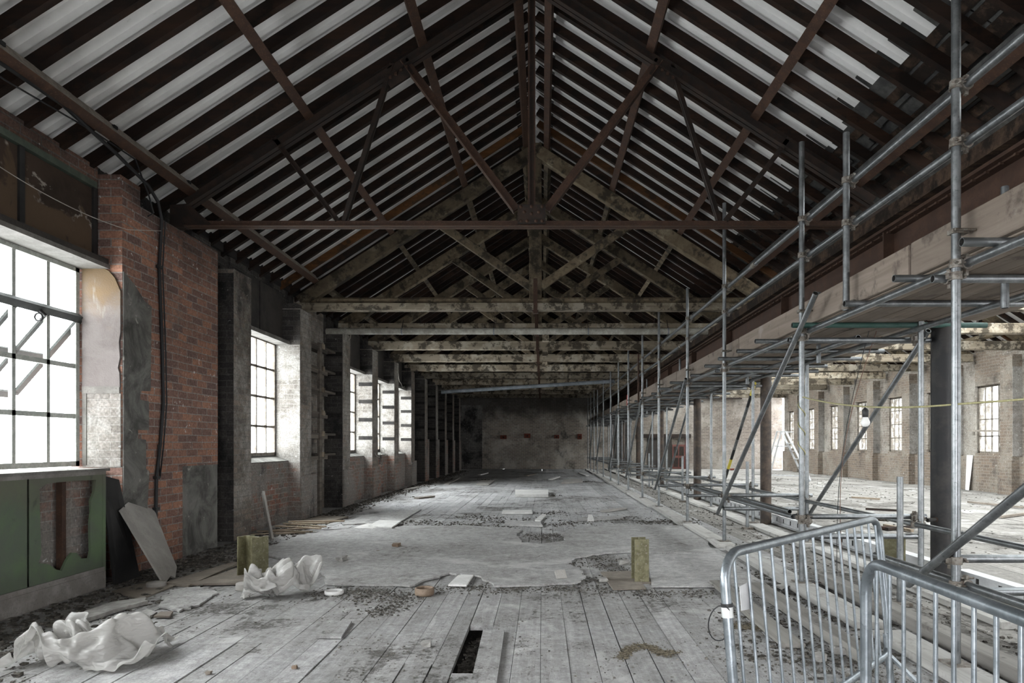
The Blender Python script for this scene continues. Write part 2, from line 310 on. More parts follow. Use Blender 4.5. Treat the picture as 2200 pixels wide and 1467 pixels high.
def wired_glass():
    t = NT('wired_frosted_glass')
    sx = t.n('ShaderNodeSeparateXYZ'); t.l(t.pos.outputs['Position'], sx.inputs[0])
    def lines(v):
        f = t.math('FRACT', t.math('MULTIPLY', v, 40.0)); return t.math('LESS_THAN', f, .09)
    w = t.math('MAXIMUM', lines(sx.outputs[1]), lines(sx.outputs[2]))
    tr = t.n('ShaderNodeBsdfTransparent'); tr.inputs[0].default_value = (.93, .95, .94, 1)
    tl = t.n('ShaderNodeBsdfTranslucent'); tl.inputs[0].default_value = (.88, .9, .88, 1)
    df = t.n('ShaderNodeBsdfDiffuse'); df.inputs[0].default_value = (.25, .26, .25, 1)
    a = t.n('ShaderNodeMixShader'); a.inputs[0].default_value = .35; t.l(tr.outputs[0], a.inputs[1]); t.l(tl.outputs[0], a.inputs[2])
    b = t.n('ShaderNodeMixShader'); t.l(w, b.inputs[0]); t.l(a.outputs[0], b.inputs[1]); t.l(df.outputs[0], b.inputs[2])
    t.l(b.outputs[0], t.out.inputs[0]); return t.m
M['wired'] = wired_glass()
def plastic():
    t = NT('milky_polythene')
    p = t.n('ShaderNodeBsdfPrincipled'); p.inputs['Base Color'].default_value = (.60, .59, .57, 1); p.inputs['Roughness'].default_value = .22
    vo = t.n('ShaderNodeTexVoronoi', feature='F1'); vo.inputs['Scale'].default_value = 5.0; wn = t.n('ShaderNodeVectorMath', operation='ADD'); t.l(t.pos.outputs['Position'], wn.inputs[0])
    nv = t.n('ShaderNodeTexNoise'); nv.inputs['Scale'].default_value = 4.0; t.l(nv.outputs['Color'], wn.inputs[1]); t.l(wn.outputs[0], vo.inputs['Vector'])
    n = t.math('ADD', vo.outputs['Distance'], t.math('MULTIPLY', t.noise(14.0, 4.0, dist=1.0), .3)); nb = t.bump(n, .32, .05); t.l(nb, p.inputs['Normal'])
    tl = t.n('ShaderNodeBsdfTranslucent'); tl.inputs[0].default_value = (.72, .71, .68, 1); t.l(nb, tl.inputs['Normal'])
    tr = t.n('ShaderNodeBsdfTransparent')
    a = t.n('ShaderNodeMixShader'); a.inputs[0].default_value = .45; t.l(p.outputs[0], a.inputs[1]); t.l(tl.outputs[0], a.inputs[2])
    b = t.n('ShaderNodeMixShader'); b.inputs[0].default_value = .24; t.l(a.outputs[0], b.inputs[1]); t.l(tr.outputs[0], b.inputs[2])
    t.l(b.outputs[0], t.out.inputs[0]); return t.m
M['plastic'] = plastic()

# ------------------------------------------------------------------ mesh building
class MB:
    def __init__(s): s.v, s.f, s.mi, s.tone, s.mats, s.smooth = [], [], [], [], [], []
    def mat(s, m):
        if m not in s.mats: s.mats.append(m)
        return s.mats.index(m)
    def add(s, vs, fs, m, tone=None, smooth=False):
        b = len(s.v); s.v += [Vector(v) for v in vs]; i = s.mat(m); tone = R.random() if tone is None else tone
        for f in fs: s.f.append([b+k for k in f]); s.mi.append(i); s.tone.append(tone); s.smooth.append(smooth)
        return s
    def hexa(s, p, m, tone=None):     # p: 4 bottom (ccw from above) + 4 top
        return s.add(p, [(3,2,1,0), (4,5,6,7), (0,1,5,4), (1,2,6,5), (2,3,7,6), (3,0,4,7)], m, tone)
    def box(s, x0, x1, y0, y1, z0, z1, m, tone=None):
        return s.hexa([(x0,y0,z0), (x1,y0,z0), (x1,y1,z0), (x0,y1,z0), (x0,y0,z1), (x1,y0,z1), (x1,y1,z1), (x0,y1,z1)], m, tone)
    def rbox(s, c, sx, sy, sz, rot, m, tone=None):
        c = Vector(c); mt = Matrix.Rotation(rot, 3, 'Z') if not isinstance(rot, Matrix) else rot
        q = [c + mt @ Vector((a*sx/2, b*sy/2, d*sz/2)) for d in (-1, 1) for a, b in ((-1,-1), (1,-1), (1,1), (-1,1))]
        return s.hexa(q, m, tone)
    def bar(s, a, b, w, h, m, up=(0,0,1), tone=None, bev=0.0, segs=1, jit=0.0):
        a, b = Vector(a), Vector(b); d = (b-a).normalized(); u = Vector(up); r = d.cross(u)
        if r.length < 1e-5: r = d.cross(Vector((0,1,0)))
        r.normalize(); u = r.cross(d).normalized(); c = bev
        if c: prof = [(-w/2+c,-h/2), (w/2-c,-h/2), (w/2,-h/2+c), (w/2,h/2-c), (w/2-c,h/2), (-w/2+c,h/2), (-w/2,h/2-c), (-w/2,-h/2+c)]
        else: prof = [(-w/2,-h/2), (w/2,-h/2), (w/2,h/2), (-w/2,h/2)]
        n = len(prof); vs = []
        for k in range(segs+1):
            o = a + (b-a)*k/segs
            for x, y in prof: vs.append(o + r*(x + R.uniform(-jit, jit)) + u*(y + R.uniform(-jit, jit)))
        fs = [(k*n+i, k*n+(i+1) % n, (k+1)*n+(i+1) % n, (k+1)*n+i) for k in range(segs) for i in range(n)]
        fs += [tuple(range(n))[::-1], tuple(range(segs*n, segs*n+n))]
        return s.add(vs, fs, m, tone)
    def path(s, pts, r, m, n=10, closed=False, tone=None, caps=True):
        pts = [Vector(p) for p in pts]; k = len(pts); vs = []; prev = None
        for i, p in enumerate(pts):
            if closed: t = (pts[(i+1) % k]-pts[i-1]).normalized()
            else: t = (pts[min(i+1, k-1)]-pts[max(i-1, 0)]).normalized()
            ref = prev if prev is not None else (Vector((0,0,1)) if abs(t.z) < .9 else Vector((1,0,0)))
            u = (ref - t*ref.dot(t)).normalized(); prev = u; w = t.cross(u)
            vs += [p + (u*math.cos(2*math.pi*j/n) + w*math.sin(2*math.pi*j/n))*r for j in range(n)]
        q = k if closed else k-1
        fs = [(i*n+j, i*n+(j+1) % n, ((i+1) % k)*n+(j+1) % n, ((i+1) % k)*n+j) for i in range(q) for j in range(n)]
        s.add(vs, fs, m, tone, True)
        if caps and not closed: s.add(vs[:n], [tuple(range(n))[::-1]], m, tone); s.add(vs[-n:], [tuple(range(n))], m, tone)
        return s
    def tube(s, a, b, r, m, n=14, bore=None, tone=None):
        a, b = Vector(a), Vector(b)
        if not bore: return s.path([a, b], r, m, n, tone=tone)
        s.path([a, b], r, m, n, caps=False, tone=tone); d = (b-a).normalized()
        u = d.cross(Vector((0,0,1)) if abs(d.z) < .9 else Vector((1,0,0))).normalized(); w = d.cross(u); ri = r*.82
        for o, sg in ((a, 1), (b, -1)):
            ring = lambda rr, off: [o + d*off*sg + (u*math.cos(2*math.pi*j/n)+w*math.sin(2*math.pi*j/n))*rr for j in range(n)]
            s.add(ring(r, 0)+ring(ri, 0), [(j, (j+1) % n, n+(j+1) % n, n+j) for j in range(n)], m, tone)
            s.add(ring(ri, 0)+ring(ri, .12), [(j, (j+1) % n, n+(j+1) % n, n+j) for j in range(n)]+[tuple(range(n, 2*n))], bore, tone)
        return s
    def prism(s, poly, vec, m, tone=None):
        poly = [Vector(p) for p in poly]; vec = Vector(vec); n = len(poly)
        nrm = sum(((poly[i]-poly[0]).cross(poly[(i+1) % n]-poly[0]) for i in range(n)), Vector())
        if nrm.dot(vec) < 0: poly.reverse()
        return s.add(poly+[p+vec for p in poly], [tuple(range(n))[::-1], tuple(range(n, 2*n))]+[(i, (i+1) % n, n+(i+1) % n, n+i) for i in range(n)], m, tone)
    def lathe(s, c, prof, m, n=20, tone=None, smooth=True):
        c = Vector(c); vs = [c+Vector((r*math.cos(2*math.pi*j/n), r*math.sin(2*math.pi*j/n), z)) for r, z in prof for j in range(n)]
        return s.add(vs, [(i*n+j, i*n+(j+1) % n, (i+1)*n+(j+1) % n, (i+1)*n+j) for i in range(len(prof)-1) for j in range(n)], m, tone, smooth)
    def rock(s, c, r, m, flat=.6, tone=None):
        c = Vector(c); vs = []
        for k in range(8):
            d = Vector(((k & 1)*2-1, (k >> 1 & 1)*2-1, (k >> 2)*2-1))*.58
            vs.append(c + Vector((d.x*r*R.uniform(.5, 1.2), d.y*r*R.uniform(.5, 1.2), d.z*r*flat*R.uniform(.5, 1.1))))
        vs = [vs[i] for i in (0,1,3,2,4,5,7,6)]
        return s.hexa(vs, m, tone)
    def build(s, name, parent=None, **tags):
        base = Vector((0,0,0)) if parent is None else parent.matrix_basis.translation.copy()
        if parent is not None and parent.parent is not None: base += parent.parent.matrix_basis.translation
        loc = Vector((0,0,0))
        if parent is None and s.v and tags.get('kind') != 'structure':
            xs, ys, zs = zip(*s.v); loc = Vector(((min(xs)+max(xs))/2, (min(ys)+max(ys))/2, min(zs)))
        me = bpy.data.meshes.new(name); me.from_pydata([tuple(v-base-loc) for v in s.v], [], s.f)
        for mm in s.mats: me.materials.append(M[mm])
        me.polygons.foreach_set('material_index', s.mi); me.polygons.foreach_set('use_smooth', s.smooth)
        at = me.attributes.new('tone', 'FLOAT', 'FACE'); at.data.foreach_set('value', s.tone)
        me.update()
        o = bpy.data.objects.new(name, me); COL.objects.link(o); o.location = loc
        if parent is not None: o.parent = parent
        for k, v in tags.items(): o[k] = v
        return o
def thing(name, loc, label=None, cat=None, group=None, kind=None):
    o = bpy.data.objects.new(name, None); COL.objects.link(o); o.location = loc; o.empty_display_size = .1
    for k, v in (('label', label), ('category', cat), ('group', group), ('kind', kind)):
        if v: o[k] = v
    return o
def ragged(pts, amp, n=4, seed=0):
    rr = random.Random(seed); out = []
    for i, p in enumerate(pts):
        p = Vector(p); q = Vector(pts[(i+1) % len(pts)]); out.append(p)
        for k in range(1, n):
            x = p.lerp(q, k/n); x.x += rr.uniform(-amp, amp); x.y += rr.uniform(-amp, amp); out.append(x)
    return out

# ------------------------------------------------------------------ setting: floor
XL, XG, XR = -4.12, 3.66, 12.05        # left pier face, girder line, right pier face
HOLE = (-.52, -.35, 3.85, 4.85)
def build_floor():
    b = MB(); x = -4.9; rr = random.Random(3)
    while x < 2.62:
        w = .17 if abs(x-HOLE[0]) > .1 else HOLE[1]-HOLE[0]
        if x < HOLE[0]-.001 < x+w: w = HOLE[0]-x
        y = Y0 + rr.uniform(-2, 0)
        while y < Y1:
            ln = rr.uniform(1.4, 4.2); ya, yb = y+.003, y+ln-.003; y += ln
            hole = abs(x-HOLE[0]) < .02
            for a, c in (((ya, min(yb, HOLE[2])), (max(ya, HOLE[3]), yb)) if hole else ((ya, yb),)):
                if c-a < .05: continue
                g = rr.choice((.001, .0015, .002, .003, .005)) if c < 14 else .0015; z = [rr.uniform(-.006, .003) for _ in range(4)]; t0 = rr.random()
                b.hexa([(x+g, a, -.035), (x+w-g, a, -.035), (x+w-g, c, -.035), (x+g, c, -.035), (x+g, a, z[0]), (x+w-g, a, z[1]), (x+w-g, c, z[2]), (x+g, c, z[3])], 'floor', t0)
        x += w
    x = 2.62
    while x < 12.8:
        y = Y0
        while y < Y1:
            ln = rr.uniform(2.5, 6); z = rr.uniform(-.005, 0)
            b.box(x+.002, x+.218, y+.003, y+ln-.003, -.035, z, 'hall_floor'); y += ln
        x += .22
    b.box(-4.95, 12.9, Y0, Y1+.5, -.25, -.12, 'subfloor', .3)
    return b.build('floor', kind='structure')
build_floor()

# ------------------------------------------------------------------ setting: walls
WT = 4.02                                # wall head under the roof edge
PIERS = [9.06 + 2.44*k for k in range(11)]     # near faces of the regular piers
PW = .54
def wall_left():
    root = thing('wall_left', (0,0,0), kind='structure')
    # big red pier beside the near window
    b = MB()
    b.box(-4.62, XL, 6.62, 7.73, 0, 3.74, 'brick_red'); b.box(-4.62, XL-.025, 7.73, 8.62, 1.05, 3.76, 'brick_red'); b.box(-4.62, XL-.03, 7.73, 8.62, 0, 1.05, 'render')
    b.box(-4.6, XL-.02, 6.62, 6.95, 3.74, 3.95, 'brick_red'); b.box(-4.5, -4.2, 8.1, 8.55, 3.76, 3.86, 'brick_black')
    b.build('red_brick_pier', root, label='wide red brick pier, grey render on its near edge')
    # grey render left on the near edge of that pier, toothed along the joint
    poly = [(6.625, .55), (7.02, .62), (7.06, 1.02), (7.0, 1.05), (7.0, 1.35), (6.86, 1.36), (6.86, 1.45), (7.05, 1.45), (7.05, 1.75), (6.9, 1.76), (6.9, 1.85), (7.08, 1.86), (7.1, 2.75), (6.98, 2.78), (6.62+.2, 2.9), (6.625, 3.0)]
    MB().prism([(XL, y, z) for y, z in poly], (.012, 0, 0), 'render').build('grey_render_coat', root)
    pts = [(-4.5, 1.86), (-4.13, 1.86), (-4.135, 2.0), (-4.15, 2.05), (-4.13, 2.15), (-4.14, 2.3), (-4.125, 2.4), (-4.125, 2.8), (-4.15, 2.86), (-4.18, 2.93), (-4.24, 3.0), (-4.3, 3.03), (-4.5, 3.04)]
    MB().prism([(x, 6.62, z) for x, z in pts], (0, -.022, 0), 'plaster').build('reveal_plaster', root, label='stained beige plaster on the near window reveal')
    b = MB().box(-4.5, -4.135, 6.595, 6.62, 1.80, 1.87, 'lintel').box(-4.5, -4.46, 6.6, 6.62, 1.1, 1.8, 'lintel'); b.build('reveal_batten', root)
    b = MB().box(-4.5, -4.128, 6.607, 6.62, 1.08, 1.8, 'brick_white'); b.build('limewashed_reveal', root)
    # regular piers
    win = {0: 1, 2: 1, 3: 1, 4: 1}
    for k, y in enumerate(PIERS):
        b = MB(); dark = k >= 5
        if k == 0: b.box(-4.62, XL-.02, y, y+PW, 0, 3.66, 'brick_soot'); b.box(-4.62, XL-.022, y-.012, y, 0, 3.6, 'brick_black')
        elif k in (1, 3, 4, 5): b.box(-4.62, XL, y, y+PW, 0, 3.62, 'brick_soot'); b.box(-4.62, XL-.004, y-.012, y, 1.0, 3.0, 'brick_white'); b.box(-4.62, XL-.004, y-.012, y, 0, 1.0, 'brick_dado'); b.box(-4.62, XL-.004, y-.012, y, 3.0, 3.6, 'brick_black')
        else: b.box(-4.62, XL, y, y+PW, 0, 3.62, 'brick_soot'); b.box(-4.62, XL-.004, y-.012, y, 0, 3.6, 'brick_black')
        if k >= 1: b.box(-4.5, XL+.02, y+.02, y+PW+.25, 0, .78 if k < 6 else 1.5, 'brick_dado')
        b.box(-4.7, XL-.08, y+.06, y+PW-.04, 3.62, 3.72, 'brick_black')
        b.build('brick_pier', root)
    b = MB().box(-4.62, -4.46, 6.5, 8.75, 3.5, WT+.06, 'brick_black')
    for y in PIERS: b.box(-4.62, -4.46, y-.06, y+PW+.06, 3.4, WT+.06, 'brick_black')
    b.build('wall_head', root)
    # bays between the piers
    for k in range(-1, len(PIERS)):
        y0 = 8.62 if k < 0 else PIERS[k]+PW; y1 = PIERS[k+1] if k+1 < len(PIERS) else Y1
        b = MB()
        if k in win:
            b.box(-4.62, -4.32, y0, y1, 0, 1.02, 'brick_dado'); b.hexa([(-4.62, y0, 1.02), (-4.32, y0, 1.02), (-4.32, y1, 1.02), (-4.62, y1, 1.02), (-4.62, y0, 1.13), (-4.32, y0, 1.03), (-4.32, y1, 1.03), (-4.62, y1, 1.13)], 'render')
            b.box(-4.62, -4.44, y0, y1, 3.06, WT+.3, 'brick_black')
        else:
            low = 'brick_dado' if k != 1 else 'brick_soot'
            b.box(-4.62, -4.46 if k > 5 else -4.50, y0, y1, 0, 1.1, low); b.box(-4.62, -4.5, y0, y1, 1.1, WT+.3, 'brick_black' if k > 5 or k < 0 else 'brick_soot')
        b.build('wall_panel', root)
        if k in win:
            b = MB().box(-4.62, -4.30, y0, y1, 3.0, 3.06, 'lintel'); b.build('lintel_board', root)
            b = MB(); ym = (y0+y1)/2
            b.box(-4.44, -4.415, y0+.02, ym-.02, 3.07, 3.86, 'dark_panel').box(-4.44, -4.415, ym+.02, y1-.03, 3.07, 3.86, 'dark_panel'); b.build('head_board', root)
    # near bay round the first window
    b = MB(); b.box(-4.62, -4.3, 3.9, 6.62, 0, 1.05, 'brick_dado'); b.box(-4.62, -4.40, 3.9, 6.62, 3.06, 3.83, 'brick_black'); b.box(-4.62, -4.36, 3.9, 6.62, 3.83, WT, 'brick_red')
    b.box(-4.62, XL, 3.3, 3.9, 0, WT, 'brick_soot').box(-4.62, XL, .8, 1.4, 0, WT, 'brick_soot').box(-4.62, XL, Y0, -1.2, 0, WT, 'brick_soot')
    for a, c in ((1.4, 3.3), (-1.2, .8)): b.box(-4.62, -4.32, a, c, 0, 1.02, 'brick_dado').box(-4.62, -4.44, a, c, 3.06, WT, 'brick_black')
    b.build('near_bay', root)
    b = MB().box(-4.56, -4.24, 3.9, 6.63, 3.02, 3.06, 'lintel').box(-4.27, -4.24, 3.9, 6.6, 3.06, 3.11, 'dark_panel'); b.build('lintel_board', root)
    b = MB()
    for a, c in ((3.9, 4.75), (4.77, 5.62), (5.65, 6.54)): b.box(-4.40, -4.36, a, c, 3.08, 3.78, 'scorched')
    b.build('head_board', root)
    b = MB()
    for y in (4.76, 5.635, 6.56): b.box(-4.36, -4.34, y-.03, y+.03, 3.06, 3.80, 'black_sheet')
    b.build('cover_strip', root)
    MB().box(-4.40, -4.33, 3.9, 6.57, 3.79, 3.85, 'green_rail').build('picture_rail', root, label='dull green rail above the scorched boards')
    # timber wall plate and closing board under the roof edge
    MB().box(-4.62, -4.42, 8.2, Y1, WT-.05, WT+.12, 'ground_strip').build('wall_plate', root)
    MB().box(-4.92, -4.88, Y0, Y1, -.2, 4.5, 'brick_black').build('outer_leaf_top', root) if False else None
    # dark timber fixing strips let into the brickwork
    for k in range(2, len(PIERS)):
        y = PIERS[k]
        b = MB()
        for z in (1.42, 1.86, 2.3, 2.72, 3.12):
            b.box(-4.45, XL-.012, y-.03, y-.006, z, z+.085, 'ground_strip')
            if k >= 5: b.box(-4.52, -4.485, y+PW, (PIERS[k+1] if k+1 < len(PIERS) else Y1)-.02, z, z+.07, 'ground_strip')
        b.build('fixing_strip', root)
    return root
wall_left()

def wall_far():
    root = thing('wall_back', (0,0,0), kind='structure')
    b = MB()
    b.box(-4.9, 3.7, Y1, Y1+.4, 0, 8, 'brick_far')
    b.box(3.7, 12.8, Y1, Y1+.4, 0, 8, 'brick_hall')
    b.build('brickwork', root)
    MB().box(-4.4, -3.2, Y1-.04, Y1, 0, 3.4, 'brick_smoked').build('corner_pier', root)
    MB().box(4.0, 10.6, Y1-.18, Y1, 3.72, 3.84, 'rust_dark').build('wall_beam', root)
    b = MB().box(3.85, 4.75, Y1-.08, Y1, 0, 3.2, 'brick_black'); b.build('sooty_pier', root)
    # lintel over the boarded opening
    b = MB().box(5.0, 7.9, Y1-.16, Y1, 1.66, 1.86, 'rust_dark').box(7.62, 7.74, Y1-.14, Y1, 0, 1.66, 'door').box(5.6, 6.9, Y1-.05, Y1, 0, 1.66, 'dark_panel'); b.build('opening_frame', root)
    d = thing('door_1', (7.2, Y1-.1, 0), kind='structure')
    b = MB().box(6.92, 7.6, Y1-.13, Y1-.06, .02, 1.3, 'door')
    for x in (6.98, 7.28):
        for z in (.12, .72): b.box(x, x+.24, Y1-.145, Y1-.13, z, z+.48, 'rust_dark')
    b.build('door_leaf', d)
    MB().lathe((7.55, Y1-.16, .68), [(.0, 0), (.03, .01), (.03, .04), (0, .05)], 'coupler', 10).build('door_handle', d)
wall_far()

RW = [18.07 + 2.43*k for k in range(-8, 8)]
def wall_right():
    root = thing('wall_right', (0,0,0), kind='structure')
    for i, y in enumerate(RW):
        if y + 1.11 > Y1: break
        p0, p1 = y-.77, y-.30; nx = min(y+2.43-.77, Y1)
        b = MB()
        b.box(12.3, 12.8, p0, y, 0, WT+.3, 'brick_hall').box(12.3, 12.8, y+1.11, nx, 0, WT+.3, 'brick_hall')
        b.box(12.3, 12.8, y, y+1.11, 2.95, WT+.3, 'brick_brown').box(12.3, 12.8, y, y+1.11, 0, 1.06, 'brick_brown')
        b.box(12.22, 12.3, p1, nx, 0, .98, 'brick_brown'); b.build('wall_panel', root)
        b = MB().box(XR, 12.3, p0, p1, 0, 3.62, 'brick_brown'); b.box(XR+.004, 12.3, p0-.012, p0, 1.0, 3.3, 'brick_white').box(XR-.03, 12.3, p0-.02, p1+.05, 0, .9, 'brick_brown'); b.build('brick_pier', root)
    MB().box(12.78, 12.82, Y0, RW[0], 0, WT+.3, 'brick_hall').build('plain_end', root)
wall_right()
def wall_front():
    root = thing('wall_front', (0,0,0), kind='structure'); b = MB()
    ops = ((-1.6, 1.2, 2.4), (5.8, 10.2, 2.8)); x = -4.6  # doorways added behind the camera, unseen, to let daylight in
    for a, c, z in ops: b.box(x, a, Y0-.4, Y0, 0, 8, 'brick_soot').box(a, c, Y0-.4, Y0, z, 8, 'brick_soot'); x = c
    b.box(x, 12.8, Y0-.4, Y0, 0, 8, 'brick_soot'); b.build('brickwork', root)
    for a, c, z in ops: MB().box(a-.2, c+.2, Y0-.42, Y0+.02, z-.02, z+.28, 'rust_girder').build('lintel', root)
wall_front()

def window(nm, x, y0, y1, z0, z1, cols, rows, mat, side=1, depth=.035, skip=None, bar=.032):
    """steel window in the plane x: frame, glazing bars, panes"""
    w = thing(nm, (x, (y0+y1)/2, z0), kind='structure')
    fr = MB()
    for y in (y0+.025, y1-.025): fr.bar((x, y, z0), (x, y, z1), .05, .05, mat, up=(1,0,0))
    for z in (z0+.025, z1-.025): fr.bar((x, y0, z), (x, y1, z), .05, .05, mat)
    fr.build('window_frame', w)
    gb = MB()
    for c in range(1, cols):
        y = y0+(y1-y0)*c/cols
        gb.bar((x, y, z0+.04), (x, y, z1-.04), bar, depth, mat, up=(1,0,0))
    for r in range(1, rows):
        z = z0+(z1-z0)*r/rows; gb.bar((x, y0+.03, z), (x, y1-.03, z), depth, bar*1.1, mat)
    gb.build('glazing_bar', w)
    g = MB()
    for c in range(cols):
        for r in range(rows):
            if skip and skip(c, r): continue
            a, e = y0+(y1-y0)*c/cols+.012, y0+(y1-y0)*(c+1)/cols-.012; f, h = z0+(z1-z0)*r/rows+.012, z0+(z1-z0)*(r+1)/rows-.012
            g.box(x-.002, x+.002, a, e, f, h, 'glass')
    g.build('pane', w)
    return w
# first window on the left with its open top-hung casement
w1 = window('window_1', -4.55, 4.17, 6.60, 1.09, 3.03, 6, 4, 'frame_white', skip=lambda c, r: r in (1, 2) and c in (2, 3, 4, 5), bar=.04)
cs = bpy.data.objects.new('casement', None); COL.objects.link(cs); cs.parent = w1; cs.location = (.0, 0, 0)
def casement():
    z1, ln, a = 2.53, .97, math.radians(41)
    dn = Vector((-math.sin(a), 0, -math.cos(a))); top = Vector((-4.52, 0, z1)); nrm = Vector((math.cos(a), 0, -math.sin(a)))
    y0, y1 = 5.0, 6.58
    def q(y, t): v = top + dn*t; return (v.x, y, v.z)
    fr = MB()
    for y in (y0, y1): fr.bar(q(y, 0), q(y, ln), .07, .05, 'sash_dark', up=nrm)
    for t in (.0, ln): fr.bar(q(y0, t), q(y1, t), .07, .055, 'sash_dark', up=nrm)
    for y in (y0+.4, y0+.8, y0+1.18): fr.bar(q(y, 0), q(y, ln), .042, .045, 'sash_dark', up=nrm)
    fr.bar(q(y0, ln/2), q(y1, ln/2), .045, .045, 'sash_dark', up=nrm)
    fr.build('casement_frame', cs)
    g = MB(); o = nrm*.004
    g.prism([q(y0, .02), q(y1, .02), q(y1, ln-.02), q(y0, ln-.02)], o, 'wired'); g.build('casement_glass', cs)
    lt = MB().tube((-4.53, 6.05, 2.53), (-4.47, 6.08, 2.46), .014, 'black_sheet', 8).path([(-4.5+.035*math.cos(t), 6.03, 2.44+.035*math.sin(t)) for t in [i*math.pi/6 for i in range(12)]], .008, 'black_sheet', 6, closed=True); lt.build('latch', cs)
cs.location = (0,0,0)
casement()
n = 2
for a, c in ((1.4, 3.3), (-1.2, .8)): window('window_%d' % n, -4.56, a, c, 1.05, 3.03, 5, 4, 'frame_rust', bar=.034); n += 1  # two unseen windows added on the near left for more daylight
for k, c in ((0, 5), (2, 5), (3, 5), (4, 5)):
    window('window_%d' % n, -4.56, PIERS[k]+PW, PIERS[k+1]-.01, 1.12, 3.03, c, 4, 'frame_rust', bar=.034); n += 1
for y in RW:
    if 12 < y < 35: window('window_%d' % n, 12.42, y, y+1.11, 1.06, 2.95, 4, 4, 'frame_rust', bar=.026); n += 1
    elif y+1.11 < Y1: window('window_%d' % n, 12.42, y, y+1.11, 1.06, 2.95, 3, 4, 'frame_rust', bar=.026); n += 1

# ------------------------------------------------------------------ roof
XC, MS = -.12, .645
XC2 = 7.95
def zp(x, xc=XC): return 6.60 - MS*abs(x-xc)
PT, RD = .12, .12                       # purlin depth, rafter depth measured plumb
def roof_sheet(xa, xb, xc, ragged_end=False, seed=1):
    """profiled sheeting on one slope, ribs running up the slope"""
    b = MB(); rr = random.Random(seed); y = Y0; pitch = .205; rows = []
    off = PT+RD+.03
    while y < Y1+.3:
        j = rr.uniform(-.05, .05) if ragged_end else 0
        for dy, dz in ((0, 0), (.07, 0), (.105, .055), (.165, .055)): rows.append((y+dy, dz, j))
        y += pitch
    vs = []
    for yy, dz, j in rows:
        for k in range(3):
            x = xa+(xb+j-xa)*k/2; vs.append((x, yy, zp(x, xc)+off+dz))
        for k in range(3):
            x = xa+(xb+j-xa)*k/2; vs.append((x, yy, zp(x, xc)+off+dz+.004))
    fs = []
    for i in range(len(rows)-1):
        a, c = i*6, i*6+6
        for k in range(2): fs += [(a+k, a+k+1, c+k+1, c+k), (a+3+k, c+3+k, c+4+k, a+4+k)]
    b.add(vs, fs, 'sheet', .5)
    return b
roof = thing('ceiling', (0,0,0), kind='structure')
roof_sheet(XC, -4.95, XC).build('left_slope_sheeting', roof)
roof_sheet(XC, 3.34, XC, True).build('right_slope_sheeting', roof)
roof_sheet(7.2, XC2, XC2).build('hall_ridge_sheeting', roof); roof_sheet(XC2, 8.7, XC2).build('hall_ridge_sheeting', roof)
roof_sheet(5.5, 3.98, XC2).build('hall_left_slope_sheeting', roof)
roof_sheet(10.4, 12.85, XC2).build('hall_right_slope_sheeting', roof)
for xa, xb in ((5.5, 7.2), (8.7, 10.4)):           # glazed rooflights over the side hall, added out of view to bring in daylight
    rl = MB(); gl = MB(); zz = lambda x: zp(x, XC2)+PT+RD+.03
    y = Y0
    while y < Y1:
        rl.bar((xa, y, zz(xa)), (xb, y, zz(xb)), .05, .05, 'frame_white', tone=.5); y += 1.22
    for x in (xa, xb): rl.bar((x, Y0, zz(x)), (x, Y1, zz(x)), .05, .05, 'frame_white', tone=.5)
    gl.prism([(xa, Y0, zz(xa)), (xb, Y0, zz(xb)), (xb, Y0, zz(xb)+.006), (xa, Y0, zz(xa)+.006)], (0, Y1-Y0, 0), 'clear_glass')
    rl.build('added_rooflight_bar', roof); gl.build('added_rooflight_glass', roof)
b = MB()
for xc in (XC, XC2):
    for s in (-1, 1): b.prism([(xc, Y0, zp(xc)+.32 if xc == XC else zp(xc, xc)+.32), (xc+s*.3, Y0, zp(xc+s*.3, xc)+.29), (xc+s*.3, Y0, zp(xc+s*.3, xc)+.30), (xc, Y0, zp(xc, xc)+.34)], (0, Y1-Y0+.3, 0), 'slate')
b.build('ridge_capping', roof)
# old boarding and slates left along the foot of the right slope
b = MB(); y = Y0; rr = random.Random(5)
while y < Y1:
    x = 3.2
    while x < 3.95:
        w = rr.uniform(.09, .15)
        if rr.random() < .88: b.bar((x+w/2, y+.01, zp(x+w/2)+PT+RD+.012), (x+w/2, y+1.6, zp(x+w/2)+PT+RD+.012), w-.012, .018, 'boarding', up=(MS, 0, 1))
        x += w
    y += 1.62
b.build('old_roof_boarding', roof)
b = MB(); y = Y0
while y < Y1:
    w = rr.uniform(.22, .4); x = 3.25+rr.uniform(-.09, .05)
    b.bar((x, y, zp(x)+PT+RD+.024), (x+.28, y, zp(x+.28)+PT+RD+.024), w-.02, .008, 'slate', up=(MS, rr.uniform(-.08, .08), 1)); y += w
b.build('torn_slates', roof)
MB().prism([(3.05, Y0, zp(3.05)+PT+RD+.075), (4.2, Y0, zp(4.2)+PT+RD+.045), (4.2, Y0, zp(4.2)+PT+RD+.06), (3.05, Y0, zp(3.05)+PT+RD+.09)], (0, Y1-Y0, 0), 'slate').build('slating', roof)
MB().box(3.5, 4.1, Y0, Y1, 4.32, 4.36, 'slate').build('valley_gutter', roof)

